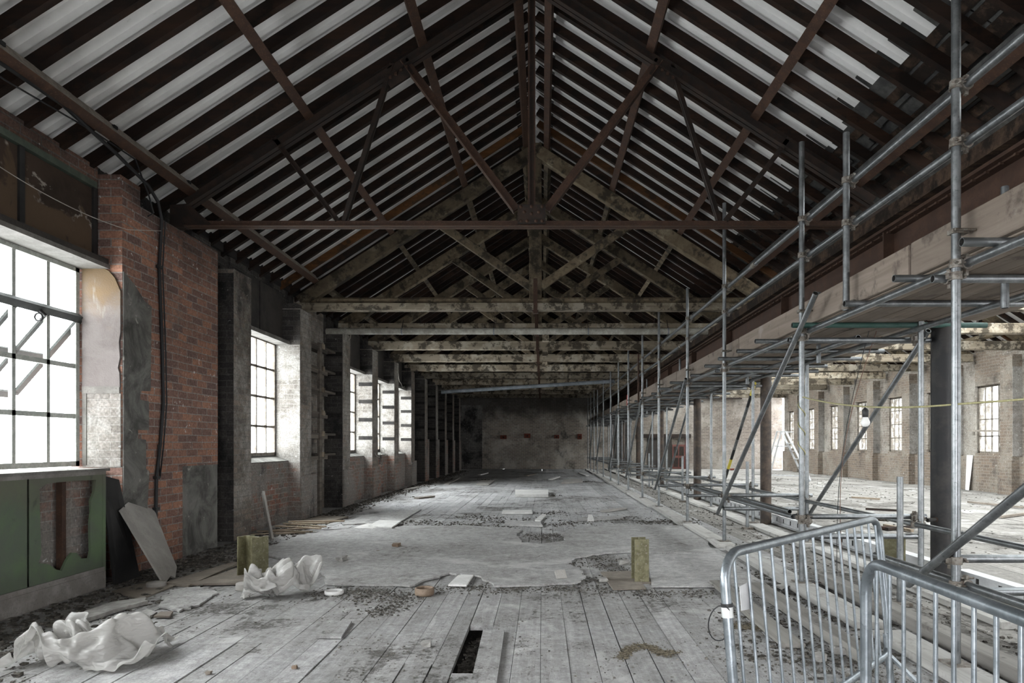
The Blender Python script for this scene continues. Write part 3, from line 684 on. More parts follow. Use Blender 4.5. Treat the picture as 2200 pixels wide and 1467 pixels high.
# trusses
STEEL_Y = 7.63
TR = [11.88 + 2.44*k for k in range(10)]
def steel_truss():
    y = STEEL_Y
    t = thing('steel_truss', (XC, y, 3.75), 'rust-brown riveted steel truss nearest the camera, thin tie and raking struts', 'truss')
    xl, xr = -4.02, 3.74
    def angle(a, b, w, h, m, nm, gap=.012):     # back-to-back angles
        q = MB(); a, b = Vector(a), Vector(b); d = (b-a).normalized(); n_ = Vector((-d.z, 0, d.x))
        if n_.z > 0: n_ = -n_
        for s in (-1, 1):
            o = Vector((0, s*(gap/2+.004), 0)); q.bar(a+o, b+o, .008, h, m, up=n_)
            q.bar(a+Vector((0, s*(gap/2+w/2), 0))+n_*(h/2-.004), b+Vector((0, s*(gap/2+w/2), 0))+n_*(h/2-.004), w, .009, m, up=n_)
        return q.build(nm, t)
    angle((xl, y, 3.79), (xr, y, 3.79), .06, .072, 'rust', 'tie_bar')
    for s, xe in ((-1, xl), (1, xr)):
        angle((xe, y, zp(xe)-.06), (XC-.0*s, y, zp(XC)-.06), .065, .11, 'rust_dark', 'principal_rafter')
        m_ = lambda x: XC-(XC+x)*-1 if False else x
        S1 = [(-2.91, 4.76), (-2.19, 3.83)]; S2 = [(-1.58, 5.60), (-2.12, 3.83)]; S3 = [(-1.44, 5.64), (-.17, 3.95)]
        for k, (p, q) in enumerate((S1, S2, S3)):
            f = lambda v: (XC + (-s)*v[0] if s > 0 else XC+v[0], y, v[1])
            wd = .055 if k == 2 else .035
            angle(f(p), f(q), wd, .09 if k == 2 else .055, 'rust' if k == 2 else 'rust_dark', 'strut')
        g = MB(); xg = XC+s*1.5; g.bar((xg-s*.12, y-.02, zp(xg-s*.12)-.14), (xg+s*.14, y-.02, zp(xg+s*.14)-.14), .2, .012, 'rust_dark', up=(0,-1,0))
        for i in range(4): g.lathe((0,0,0), [(0,0)], 'rust_dark', 3) if False else g.rbox((xg+s*(-.09+.06*i), y-.035, zp(xg+s*(-.09+.06*i))-.14), .03, .02, .03, 0, 'rust')
        g.build('node_plate', t)
        g = MB().box(min(xe, xe+s*.25)-.0, max(xe, xe+s*.25), y-.06, y+.06, 3.74, 3.78, 'rust_dark'); g.prism([(xe-s*.32, y-.02, 3.76), (xe+s*.18, y-.02, 3.76), (xe+s*.18, y-.02, 4.0), (xe-s*.02, y-.02, 4.02)], (0, .012, 0), 'rust_dark'); g.build('bearing_plate', t)
    angle((XC, y, 3.83), (XC, y, zp(XC)-.05), .04, .05, 'rust_dark', 'king_post')
    MB().bar((XC, y, 3.85), (XC, y, zp(XC)-.08), .085, .02, 'rust', up=(0,1,0)).build('king_post', t)
    g = MB().box(XC-.155, XC+.155, y-.085, y-.07, 3.77, 3.985, 'rust_dark'); 
    pl = g.build('gusset_plate', t)
    for (dx, dz) in ((-.12,.19), (0,.19), (.12,.19), (-.08,.13), (.08,.13), (0,.11), (-.12,.03), (-.05,.03), (.05,.03), (.12,.03)):
        q = MB(); q.add([(XC+dx+.02*math.cos(a)*r, y-.085-z, 3.77+dz+.02*math.sin(a)*r) for r, z in ((1, 0), (.75, .012), (.1, .017)) for a in [i*math.pi/4 for i in range(8)]],
            [(i*8+j, i*8+(j+1) % 8, i*8+8+(j+1) % 8, i*8+8+j) for i in range(2) for j in range(8)], 'rust', None, True); q.build('rivet', pl)
steel_truss()

def timber_truss(y, xl, xr, xc, label, group, k=0, double=False, m1='timber'):
    t = thing('timber_truss', (xc, y, 3.65), label, 'truss', group); rr = random.Random(k+int(xc*10)); zb = 3.65
    b = MB()
    if double:
        b.bar((xl, y, zb+.065), (xr, y, zb+.065), .20, .125, m1, bev=.008, segs=30, jit=.003)
        b.build('tie_beam', t)
        MB().bar((xl+.05, y+.03, zb+.185), (xr, y+.03, zb+.185), .16, .10, 'timber_slope', bev=.03, segs=24, jit=.003).build('packing_beam', t)
    else:
        b.bar((xl, y, zb+.105), (xr, y, zb+.105), .2, .21, m1, bev=.01, segs=30, jit=.004); b.build('tie_beam', t)
    for s, xe in ((-1, xl+.05), (1, xr-.05)):
        MB().bar((xe, y, zp(xe, xc)-.13), (xc+s*.06, y, zp(xc+s*.06, xc)-.13), .16, .215, 'timber_slope', up=(s*MS, 0, 1), bev=.01, segs=20, jit=.004).build('principal_rafter', t)
        xs = xc+s*1.75
        MB().bar((xc+s*.08, y, zb+.42), (xs, y, zp(xs, xc)-.25), .10, .14, 'timber_slope' if k % 2 else 'timber_slope', up=(0,0,1), bev=.008, segs=8, jit=.003).build('strut', t)
        if not double:
            xq = xc+s*3.0; MB().bar((xq, y+.09, zp(xq, xc)-.02), (xq-s*.05, y+.09, zp(xq, xc)-.36), .08, .09, 'rafter').build('cleat', t)
    MB().bar((xc, y, zb+.2), (xc, y, zp(xc, xc)-.02), .22, .15, 'timber_slope', up=(0,1,0), bev=.01, segs=10, jit=.003).build('king_post', t)
    MB().box(xc-.035, xc+.035, y-.115, y-.1, zb-.06, zb+.55, 'rust').box(xc-.05, xc+.05, y-.12, y+.12, zb-.03, zb-.005, 'rust').build('iron_strap', t)
    if k in (1, 2, 3): MB().box(xc+.12, xc+.26, y-.14, y+.1, zb-.16, zb-.004, 'timber').build('packing_block', t)
for k, y in enumerate(TR):
    if k == 0: lb = 'first timber king-post truss behind the steel truss, with a doubled tie beam'
    else: lb = '%s timber king-post truss behind the steel truss in the main room' % ORD[k]
    timber_truss(y, -4.3, 3.8, XC, lb, 'timber trusses of the main room', k, k == 0)
for k, y in enumerate(TR):
    timber_truss(y, 3.86, 12.2, XC2, '%s timber truss from the camera in the side hall beyond the scaffold' % ORD[k], 'timber trusses of the side hall', k)

# purlins
PX = {'left': [-3.97, -2.65, -1.37, -.3], 'right': [.1, 1.24, 2.42, 3.58]}
PN = {'left': ['lowest', 'second lowest', 'second highest', 'highest'], 'right': ['highest', 'second highest', 'second lowest', 'lowest']}
for side, xs in PX.items():
    sg = -1 if side == 'left' else 1
    for x, nm in zip(xs, PN[side]):
        c = Vector((x, 0, zp(x)+PT/2)); up = Vector((sg*MS, 0, 1)).normalized(); ax = Vector((1, 0, -sg*MS)).normalized()
        p = thing('steel_purlin', (x, 5, c.z), 'rust-brown steel purlin, %s on the %s slope of the near roof' % (nm, side), 'purlin', 'steel purlins of the near roof')
        a, e = Vector((c.x, Y0, c.z)), Vector((c.x, 11.78, c.z))
        MB().bar(a-ax*.045*sg, e-ax*.045*sg, .012, .115, 'dusty' if (nm == 'lowest' and sg < 0) else 'rust', up=up).build('web', p)
        q = MB().bar(a-up*.052, e-up*.052, .10, .012, 'rust', up=up)
        q.build('lower_flange', p)
        MB().bar(a+ax*.044*sg-up*.03, e+ax*.044*sg-up*.03, .012, .05, 'rust', up=up).build('lip', p)
        for j in range(4 if nm == 'lowest' else 0):
            yy = 4.9+1.3*j; MB().rbox((c.x-ax.x*.05*sg, yy, c.z-ax.z*.05*sg+.01), .03, .05, .03, 0, 'black_sheet').build('bolt', p)
        MB().bar((x, TR[0]+.1, c.z), (x, Y1, c.z), .09, PT, 'timber_slope', up=up, segs=12, jit=.002).build('timber_purlin', None, label='smoke-dark timber purlin, %s on the %s slope beyond the first timber truss' % (nm, side), category='purlin', group='timber purlins of the far roof')
for x, nm in ((9.2, 'highest'), (10.5, 'second'), (11.8, 'lowest')):
    MB().bar((x, Y0, zp(x, XC2)+PT/2), (x, Y1, zp(x, XC2)+PT/2), .09, PT, 'timber_slope', up=(MS, 0, 1)).build('timber_purlin', None, label='timber purlin, %s on the far slope of the side hall roof' % nm, category='purlin', group='purlins of the side hall')

# rafters, each one its own object
def rafter_set(xa, xb, xc, side, place, ys, bands):
    cnt = {}
    for y in ys:
        nm = [t for (lim, t) in bands if y >= lim][-1]
        cnt[nm] = cnt.get(nm, 0)+1; rr = R.random()
        za = zp(xa, xc)+PT+RD/2; zb_ = zp(xb, xc)+PT+RD/2
        m = 'rafter_orange' if rr < .05 else 'rafter'
        o = MB().bar((xa, y, za), (xb, y+R.uniform(-.02, .02), zb_), .064, RD*.86, m, up=(-MS if xb < xa else MS, 0, 1), segs=6, jit=.004).build('roof_rafter', None)
        o['label'] = '%s brown rafter %s, %s' % (ORD[cnt[nm]-1], nm, place); o['category'] = 'rafter'; o['group'] = 'common rafters on the ' + place
bands = [(-9, 'before the steel truss'), (STEEL_Y, 'behind the steel truss')]+[(y, 'behind the %s timber truss' % ORD[k]) for k, y in enumerate(TR)]
ys = [1.2+.41*i for i in range(85) if 1.2+.41*i < Y1]
rafter_set(XC-.05, -4.6, XC, 'left', 'left roof slope', ys, bands)
rafter_set(XC+.05, 3.98, XC, 'right', 'right roof slope', ys, bands)
rafter_set(8.6, 12.5, XC2, 'right', 'far slope of the side hall', [y for y in ys if y > 9.5], [(-9, 'before the first side-hall truss')]+[(y, 'behind the %s side-hall truss' % ORD[k]) for k, y in enumerate(TR)])

# pipe under the second tie beam and the sloping grey pipe far off
p = thing('white_pipe', (-.4, 13.95, 3.64), 'dirty white pipe running across the room under the second timber truss', 'pipe')
MB().tube((-4.5, 13.95, 3.64), (3.6, 13.95, 3.64), .066, 'pipe', 16, 'bore').build('pipe_run', p)
for x in (-2.9, -1.0, .95, 2.6): MB().tube((x-.012, 13.95, 3.64), (x+.012, 13.95, 3.64), .073, 'pipe_grey', 16).bar((x, 13.95, 3.70), (x, 14.1, 3.9), .012, .012, 'rust_dark').build('pipe_bracket', p)
p = thing('grey_pipe', (-.5, 24, 3.3), 'sloping grey pipe hanging below the far tie beams', 'pipe')
MB().tube((-3.5, 23.4, 3.12), (2.5, 23.4, 3.50), .066, 'pipe_grey', 14, 'bore').build('pipe_run', p)
for x, z in ((-1.4, 3.25), (.9, 3.4)): MB().tube((x, 23.4, z+.05), (x, 23.9, 3.7), .008, 'rust_dark', 6).build('hanger_rod', p)

# girder and columns on the line between the two rooms
g = thing('plate_girder', (XG, 17, 2.92), 'long red-brown riveted plate girder carrying the trusses above the scaffold deck', 'girder')
MB().box(XG-.008, XG+.008, Y0, Y1, 2.94, 3.5, 'rust_girder').build('web_plate', g)
MB().box(XG-.15, XG+.15, Y0, Y1, 3.5, 3.53, 'rust_girder').box(XG-.09, XG-.008, Y0, Y1, 3.485, 3.5, 'rust_girder').build('top_flange', g)
MB().box(XG-.15, XG+.15, Y0, Y1, 2.91, 2.94, 'rust_girder').build('bottom_flange', g)
for k in range(60): MB().rbox((XG-.1, 3.2+.17*k, 3.48), .028, .028, .02, 0, 'rust_girder').build('rivet', g)
for k in range(12): MB().box(XG-.12, XG-.008, 1.0+3*k, 1.02+3*k, 2.94, 3.5, 'rust_girder').build('stiffener', g)
MB().box(3.42, 3.9, Y0, Y1, 3.53, 3.66, 'boarding').build('wall_plate', None, label='dark timber plate lying along the top of the brown girder', category='beam')
for k in range(7):
    y = 6.17+4.88*k
    c = thing('iron_column', (XG, y, 0), ('black' if k == 0 else 'brown') + ' cast-iron column under the girder, %s from the camera' % ORD[k], 'column', 'iron columns under the girder')
    m = 'iron' if k == 0 else 'iron_brown'; r = .098 if k == 0 else .088
    MB().lathe((XG, y, 0), [(r, .0), (r, .9), (r*.99, 1.8), (r*.96, 2.78)], m, 24).build('shaft', c)
    MB().lathe((XG, y, 2.76), [(r*.96, 0), (r*1.5, .06), (r*1.5, .10), (0, .10)], m, 20).box(XG-.16, XG+.16, y-.2, y+.2, 2.86, 2.905, m).build('cap_plate', c)
    if k == 0: MB().tube((XG-.098, y-.05, .62), (XG-.088, y-.045, .62), .022, 'rust', 10, 'bore').build('bolt_hole', c)

# ------------------------------------------------------------------ scaffold
XI, XO = 2.36, 3.40
FR = [3.85, 6.14, 8.75, 10.97, 13.66, 15.9, 18.5, 20.9, 23.3, 26.1, 28.9, 30.8, 32.9, 34.9]
TOPS = [4.7, 4.05, 4.43, 3.84, 3.99, 3.88, 3.9, 3.9, 3.85, 3.9, 3.9, 3.85, 3.9, 3.9]
TR_ = .0245
sc = thing('tube_scaffold', (2.9, 18, 0), 'long galvanised tube scaffold with a boarded deck, running down the room under the girder', 'scaffold')
def stube(nm, a, b, m='tube', n=12, bore='bore', **k):
    return MB().tube(a, b, TR_, m, n, bore).build(nm, sc, **k)
SB = .052                                 # top of the sole boards
for i, (y, zt) in enumerate(zip(FR, TOPS)):
    stube('standard', (XI, y, SB), (XI, y, zt))
    stube('standard', (XO, y-.08, SB), (XO, y-.08, 2.42))
    b = MB().box(XI-.07, XI+.07, y-.07, y+.07, SB-.004, SB+.006, 'coupler').box(XO-.07, XO+.07, y-.15, y-.01, SB-.004, SB+.006, 'coupler'); b.build('base_plate', sc)
stube('standard', (XI, 1.4, SB), (XI, 1.4, 4.7)); stube('standard', (XO, 1.35, SB), (XO, 1.35, 2.42))
stube('guard_post', (XI, 5.24, 2.34), (XI, 5.24, 3.72), 'tube_dark')
stube('guard_post', (XI+.02, 16.7, 2.34), (XI+.02, 16.7, 3.55), 'rust')
for y, zt in ((4.0, 3.0), (7.0, 2.98), (9.6, 2.92), (14.5, 3.2), (19.2, 3.2)): stube('guard_post', (3.05, y+.45, 2.2), (3.05, y+.45, zt), 'tube_dark')
# runs of tube, jointed
def run(nm, x, z, y0, y1, ln=6.3, m='tube', off=.0, dz=.0):
    y = y0
    while y < y1:
        e = min(y+ln, y1); stube(nm, (x, y, z), (x, e-.01, z), m); 
        if e < y1 and e < 22: MB().tube((x, e-.07, z), (x, e+.06, z), .031, 'coupler', 12).build('sleeve', sc)
        y = e
run('guard_rail', XI+.055, 3.35, .6, 35, 7.1); run('guard_rail', XI+.055, 3.02, .6, 35, 5.6)
run('ledger', XI+.055, 2.33, .6, 35, 5.9); run('ledger', XO-.06, 2.33, .6, 35, 6.1); run('ledger', 2.95, 2.30, 6.3, 22, 5.2)
run('ledger', XI+.055, .605, 6.5, 35, 6.5); run('ledger', XO-.055, .585, .6, 35, 6.0); run('ledger', XI+.055, .50, 2.6, 4.9, 6)
stube('loose_ledger', (XI+.17, 6.9, .615), (XI+.15, 11.3, .62))
for i, y in enumerate(FR):
    stube('low_transom', (XI-.06, y+.055, .64), (XO+.12, y+.055, .64)); 
    if y < 24: stube('low_transom', (XI-.02, y-.06, .475), (XO+.02, y-.06, .475))
    stube('transom', (XI-.1, y+.06, 2.26), (XO+.2, y+.06, 2.26), 'tube_dark')
y = 2.1; i = 0
while y < 33:
    stube('transom', (XI-R.uniform(.05, .16), y, 2.378), (3.95+R.uniform(-.05, .1), y, 2.378), 'tube_green' if i == 5 else 'tube_dark'); y += R.uniform(.62, .95) if y < 9 else 1.25; i += 1
for x, y in ((2.9, 5.47), (3.16, 10.4), (3.18, 15.3), (3.2, 20.2), (3.2, 25.2)):
    stube('puncheon', (x, y, .03), (x, y, 1.04)); MB().box(x-.07, x+.07, y-.07, y+.07, 0, .03, 'coupler').build('base_plate', sc)
# braces: inner row, outer row
def br(a, b, **k): stube('brace', a, b, **k)
BX = XI-.055
for lo, hi in ((2, 1), (4, 3), (6, 5), (8, 7), (10, 9), (12, 11)):
    dy = (FR[lo]-FR[hi]); a = Vector((BX, FR[lo]+.12, .40)); b_ = Vector((BX, FR[hi]-.05, 2.3)); ex = .22 if lo == 2 else .05
    br(a, b_ + (b_-a)*(.145 if lo == 2 else .03))
    if lo != 4: br((XO+.055, FR[lo]-.05, .42), (XO+.055, FR[hi]-.1, 2.32))
br((BX, 4.25, .42), (BX, 2.2, 1.75)); br((XO+.055, 3.9, .42), (XO+.055, 1.7, 2.3))
pp = MB(); a, b_ = Vector((XO+.05, 12.9, .5)), Vector((XO+.05, 10.95, 2.3))
cols_ = ['tube_dark', 'black_plastic', 'prop_yellow', 'black_plastic', 'tube_dark', 'black_plastic', 'tube_dark', 'tube_dark', 'black_plastic', 'prop_yellow']
for i, c in enumerate(cols_): pp.tube(a.lerp(b_, i/10), a.lerp(b_, (i+1)/10), .026, c, 12)
pp.build('brace', sc, label='black and yellow banded brace')
# couplers
def coupler(c, a1, a2, nm='coupler'):
    c = Vector(c); a1 = Vector(a1); a2 = Vector(a2); o = a1.cross(a2).normalized()*.028
    b = MB().tube(c-o-a1*.024, c-o+a1*.024, .034, 'coupler', 12).tube(c+o-a2*.022, c+o+a2*.022, .034, 'coupler', 12)
    for s, ax, q in ((-1, a1, a2), (1, a2, a1)):
        p = c+o*s; b.rbox(p+q*.043, .024, .024, .024, .4, 'coupler'); b.tube(p+q*.04-o.normalized()*.03, p+q*.04+o.normalized()*.045, .007, 'coupler', 6)
        b.rbox(p-q*.042, .02, .02, .03, .3, 'coupler')
    return b.build(nm, sc)
Zv, Yv, Xv = (0,0,1), (0,1,0), (1,0,0)
for i, y in enumerate(FR[:8]):
    for z in (3.35, 3.02, 2.33, .605 if i else .50): coupler((XI+.028, y, z), Zv, (0,-1,0))
    coupler((XI, y+.028, .64), Xv, Zv); coupler((XI, y+.03, 2.26), Xv, Zv)
    if i > 0: coupler((XO-.028, y-.08, .585), Zv, (0,-1,0)); coupler((XO, y+.0, .64), Xv, Zv); coupler((XO, y, 2.26), Xv, Zv)
    MB().box(XI-.035, XI+.06, y-.03, y+.03, 2.50, 2.525, 'coupler').tube((XI-.04, y-.06, 2.51), (XI+.08, y-.05, 2.51), .008, 'coupler', 6).build('toe_board_clip', sc)
for z in (3.35, 3.02, 2.37): coupler((XI+.028, 5.24, z), Zv, (0,-1,0))
# boards
y = .6; rr = random.Random(11)
while y < 35:
    ln = min(3.9, 35-y); z0 = 2.405+rr.uniform(-.008, .01)
    m = MB().bar((XI+.105, y+.01, z0+.115), (XI+.105+rr.uniform(-.01, .012), y+ln-.02, z0+.115+rr.uniform(-.012, .006)), .038, .225, 'plank', bev=.004, segs=6, jit=.001)
    m.build('toe_board', sc); y += ln
for j in range(6):
    y = .6-rr.uniform(0, 1)
    while y < 35:
        ln = 3.9
        if j < 4 or (int(y/4.88*1.0) % 2 == 0 and False): segs = [(y, min(y+ln, 35))]
        else:
            segs = [(y, min(y+ln, 35))]
            for k in range(7):
                cy = 6.17+4.88*k; new = []
                for a, c in segs:
                    if a < cy-.16 < c or a < cy+.16 < c: new += [(a, min(c, cy-.16)), (max(a, cy+.16), c)]
                    else: new.append((a, c))
                segs = [s_ for s_ in new if s_[1]-s_[0] > .2]
        x = XI+.245+.232*j
        for a, c in segs: MB().bar((x, a+.01, 2.42), (x, c-.01, 2.42+rr.uniform(-.002, .004)), .224, .036, 'plank', bev=.003, tone=rr.random()).build('deck_board', sc)
        y += ln
MB().box(XI+.06, XI+.13, 19.3, 19.36, 2.42, 2.72, 'red_mark').build('red_tape', sc)
# sole boards lying under the standards
y = .4; k = 0
for (a, c) in ((.6, 4.6), (4.75, 8.35), (8.5, 10.75), (10.9, 13.9), (14.0, 17.8), (17.9, 21.7), (21.8, 25.6), (25.7, 29.5), (29.6, 33.4), (33.5, 35.6)):
    for x, row, h in ((XI-.02, 'inner', .05), (XO-.02, 'outer', .05)):
        rz = R.uniform(-.012, .012)
        MB().bar((x-.03, a, .026), (x+.03 if k % 2 else x, c-.05, .026), .23, h, 'sole', bev=.004, segs=5, jit=.001).build('sole_board', None, label='%s pale sole board from the camera under the %s row of scaffold tubes' % (ORD[k], row), category='board', group='sole boards under the scaffold')
    k += 1
MB().bar((1.93, 4.0, .04), (1.91, 6.0, .04), .12, .075, 'baulk', bev=.006, segs=8, jit=.003).build('timber_baulk', None, label='grey timber baulk lying on the floor between the barriers and the scaffold', category='timber')
MB().bar((2.62, 3.3, .045), (2.66, 6.3, .045), .14, .09, 'baulk', bev=.006, segs=8, jit=.003).build('timber_baulk', None, label='thick grey baulk on the floor just beyond the nearest scaffold foot', category='timber')
MB().bar((1.60, 4.3, .02), (1.63, 6.3, .02), .15, .03, 'baulk', bev=.004, segs=8, jit=.003).build('loose_plank', None, label='thin grey plank on the floor behind the left barrier', category='plank')
for k, (a, c) in enumerate(((1.2, 6.2), (6.3, 11.3), (11.4, 16.4), (16.5, 21.5))):
    q = thing('aluminium_beam', (3.86, a, 0), '%s white aluminium beam with square holes on the floor, counted from the camera' % ORD[k], 'beam', 'aluminium beams on the floor')
    b = MB()
    for z0, z1 in ((.01, .045), (.115, .15)): b.box(3.84, 3.88, a, c, z0, z1, 'alu')
    y = a
    while y < c: b.box(3.85, 3.87, y, min(y+.25, c), .045, .115, 'alu'); y += .3
    b.box(3.80, 3.92, a, c, .15, .158, 'alu').box(3.80, 3.92, a, c, .002, .01, 'alu'); b.build('beam_web', q)
    b = MB(); y = a+.275
    while y < c: b.box(3.856, 3.864, y-.03, y+.03, .045, .115, 'bore'); y += .3
    b.build('square_hole', q)

# rope with bulb, wires, cables
rp = thing('yellow_rope', (XI, 5, 1.6), 'thin yellow rope strung between the scaffold tubes, sagging in the middle', 'rope')
def sag(a, b, s, n=14): a, b = Vector(a), Vector(b); return [a.lerp(b, i/n)-Vector((0,0,4*s*(i/n)*(1-i/n))) for i in range(n+1)]
MB().path(sag((XI, 6.11, 1.73), (XI, 3.82, 1.53), .05)+sag((XI, 3.82, 1.53), (XI+.3, 2.6, 1.56), .01, 5)[1:], .006, 'rope', 6).path([(XI+.03*math.cos(t), 6.14+.03*math.sin(t), 1.74-t*.028) for t in [i*.45 for i in range(46)]], .005, 'rope', 6).build('rope_strand', rp)
bl = thing('light_bulb', (XI, 4.93, 1.42), 'white light bulb in a black holder hanging from the yellow rope', 'bulb')
MB().lathe((XI, 4.93, 1.43), [(0, 0), (.018, .003), (.03, .018), (.032, .034), (.024, .056), (.018, .07)], 'bulb', 18).build('glass_bulb', bl)
MB().lathe((XI, 4.93, 1.50), [(.018, 0), (.02, .002), (.022, .05), (.012, .066), (.0, .07)], 'black_plastic', 14).tube((XI, 4.93, 1.565), (XI, 4.93, 1.592), .005, 'black_plastic', 6).build('lamp_holder', bl)
for dx, m, lb, bow in ((0, 'cable', 'black wire dangling from the scaffold deck to the floor', .10), (.07, 'copper', 'red-brown wire dangling beside the black one from the deck', .16)):
    a, c = Vector((3.05+dx, 6.3, 2.36)), Vector((2.86+dx, 6.55, .02))
    pts = [a.lerp(c, i/16)+Vector((-bow*math.sin(math.pi*i/16)*(1 if i < 99 else 0), 0, 0)) for i in range(17)]+[c+Vector((-.1*k_-.02*k_*k_, -.12*k_, 0)) for k_ in range(1, 5)]
    MB().path(pts, .0035, m, 6).build('hanging_wire', None, label=lb, category='wire')
# black cable along the eaves purlin and down the red pier
xp = XL+.022
pts = [Vector((-3.98, y, zp(-3.98)-.02-.03*math.sin(y*2))) for y in (1.0, 2.0, 3, 4, 5, 5.6)]+[Vector((-3.98, 6.3, 4.02)), Vector((-4.0, 6.85, 3.93)), Vector((-4.04, 7.1, 3.85)), Vector((-4.06, 7.2, 3.7)), Vector((xp, 7.25, 3.5)), Vector((xp, 7.22, 3.2)), Vector((xp, 7.24, 2.9)), Vector((xp, 7.28, 2.3)), Vector((xp, 7.3, 1.75)), Vector((xp, 7.24, 1.3)), Vector((xp, 7.17, .95)), Vector((xp, 7.16, .6)), Vector((xp, 7.16, .3))]
cb = thing('black_cable', (xp, 7.2, .3), 'thick black cable running along the roof edge and down the red brick pier', 'cable')
MB().path(pts, .017, 'cable', 8).build('cable_run', cb); 
for y, z in ((7.22, 3.2), (7.17, .95), (7.16, .62)): MB().box(XL, XL+.045, y-.03, y+.03, z-.015, z+.015, 'black_plastic').build('cable_clip', cb)
MB().path([p+Vector((.012, .045, 0)) for p in pts[9:17]]+[Vector((xp, 7.2, 1.3))], .008, 'cable', 6).build('thin_cable', cb)
MB().path([Vector((-3.98, y, zp(-3.98)-.07-.05*math.sin(y*1.7))) for y in (1.0, 2, 3, 4, 5, 6, 6.6)]+[Vector((-4.02, 6.9, 3.84)), Vector((-4.06, 7.05, 3.72)), Vector((-4.08, 6.98, 3.66))], .008, 'cable', 6).build('thin_cable', cb)
MB().path(sag((-4.30, 5.2, 3.52), (-4.09, 6.66, 3.42), .06)+[Vector((-4.07, 7.2, 3.58))], .004, 'wire', 6).build('slack_wire', None, label='thin pale wire slung across the scorched boards over the near window', category='wire')
def curl(x, y, z, k):
    rr = random.Random(k); p = Vector((x, y, z)); pts = [p.copy()]; a = 0
    for i in range(22):
        a += rr.uniform(-1.0, 1.2); p = p+Vector((.05*rr.uniform(-.2, .8)*.4, .06*math.cos(a), .06*math.sin(a)-.02)); p.x = max(p.x, XL+.02); pts.append(p.copy())
    return pts
for k, (y, z, lb) in enumerate(((18.9, 3.3, 'tangle of loose wire hanging on the brick pier beyond the third window'), (16.5, 1.1, 'tangle of loose wire low on the brick pier beyond the shelf bay'), (14.2, 3.5, 'loose wire curling beside the left end of the white pipe'))):
    MB().path(curl(XL+.03, y, z, k), .006, 'wire', 5).build('hanging_wire', None, label=lb, category='wire')

# ------------------------------------------------------------------ shelf rack in the blank bay
ra = thing('shelf_rack', (-4.2, 12.6, 0), 'dark post with short shelf boards in the blank bay of the left wall', 'rack')
MB().box(-4.185, -4.135, 12.55, 12.69, 0, 3.2, 'shelf').build('post', ra)
for z in (3.12, 2.70, 2.30, 1.87, 1.48, 1.09):
    s_ = MB().box(-4.49, -4.15, 12.06 if z > 1.2 else 12.5, 13.55 if z not in (1.87,) else 12.95, z, z+.04, 'shelf').build('shelf_board', ra)
    MB().box(-4.135, -4.11, 12.66, 12.69, z-.02, z+.075, 'stick').box(-4.135, -4.11, 12.74, 12.765, z-.02, z+.07, 'stick').box(-4.20, -4.165, 12.06, 13.1, z-.07, z, 'shelf').build('bracket', s_)
# square red stubs on the far wall
for k, (px, py) in enumerate(((1082, 939), (1133, 936), (1196, 938), (1245, 938))):
    c = P(px, py, Y1)
    w, h_ = ((.33, .2), (.33, .24), (.26, .19), (.22, .28))[k]
    q = MB().box(c.x-w/2, c.x+w/2, Y1-.22, Y1, c.z-h_/2, c.z+h_/2, 'corbel').box(c.x-.04, c.x+.04, Y1-.224, Y1-.22, c.z-.04, c.z+.03, 'bore')
    q.build('brick_corbel', None, label='%s red brick stub from the left jutting from the sooty end wall' % ORD[k], category='corbel', group='red stubs on the end wall')

# ------------------------------------------------------------------ green panelling under the near window
gp = thing('wall_panelling', (-4.05, 5, 0), 'green painted panelling with a torn hole under the near left window', 'panelling')
XP = -4.0
outer = [(3.9, .17), (6.14, .17), (6.14, 1.06), (3.9, 1.06)]
hole = [(5.37, .95), (5.38, .6), (5.39, .43), (5.36, .36), (5.47, .33), (5.56, .27), (5.62, .25), (5.68, .33), (5.74, .38), (5.80, .37), (5.86, .31), (5.96, .30), (5.98, .36), (5.97, .6), (5.99, .70), (5.98, .8), (6.03, .88), (6.05, .985), (5.7, .99), (5.45, .985)]
# panel made of strips round the hole
hy0, hy1 = 5.5, 6.09
b = MB()
ring_o = [(5.5, .20), (6.13, .20), (6.13, 1.06), (5.46, 1.06)]
def ring(b, ro, ri, x0, x1, m):
    n = len(ri); vs = []
    for (y, z) in ri:
        vs += [(x1, y, z), (x0, y, z)]
    # project hole points to the outer rectangle
    oy0, oy1, oz0, oz1 = ro
    cy, cz = sum(p[0] for p in ri)/n, sum(p[1] for p in ri)/n
    op = []
    for (y, z) in ri:
        dy, dz = y-cy, z-cz
        k = min(((oy1-cy) if dy > 0 else (oy0-cy))/dy if abs(dy) > 1e-6 else 9e9, ((oz1-cz) if dz > 0 else (oz0-cz))/dz if abs(dz) > 1e-6 else 9e9)
        op.append((cy+dy*k, cz+dz*k))
    for y, z in op: vs += [(x1, y, z), (x0, y, z)]
    fs = []
    for i in range(n):
        j = (i+1) % n
        fs += [(2*i, 2*j, 2*n+2*j, 2*n+2*i), (2*i+1, 2*n+2*i+1, 2*n+2*j+1, 2*j+1), (2*i, 2*i+1, 2*j+1, 2*j)]
        # outer corner fill
        a, c = op[i], op[j]
        if abs(a[0]-c[0]) > 1e-4 and abs(a[1]-c[1]) > 1e-4:
            corner = (oy0 if (a[0] == oy0 or c[0] == oy0 or abs(min(a[0], c[0])-oy0) < 1e-4) else oy1, oz0 if min(a[1], c[1])-oz0 < 1e-4 else oz1)
            vs.append((x1, corner[0], corner[1])); fs.append((2*n+2*i, 2*n+2*j, len(vs)-1))
    b.add(vs, fs, m, .5)
ring(b, (5.26, 6.14, .17, 1.06), [(y, z) for y, z in hole], XP-.02, XP, 'green')
b.box(XP-.02, XP, 3.9, 4.55, .17, 1.06, 'green'); b.box(XP-.02, XP, 4.56, 5.24, .17, 1.06, 'green')
b.build('green_board', gp)
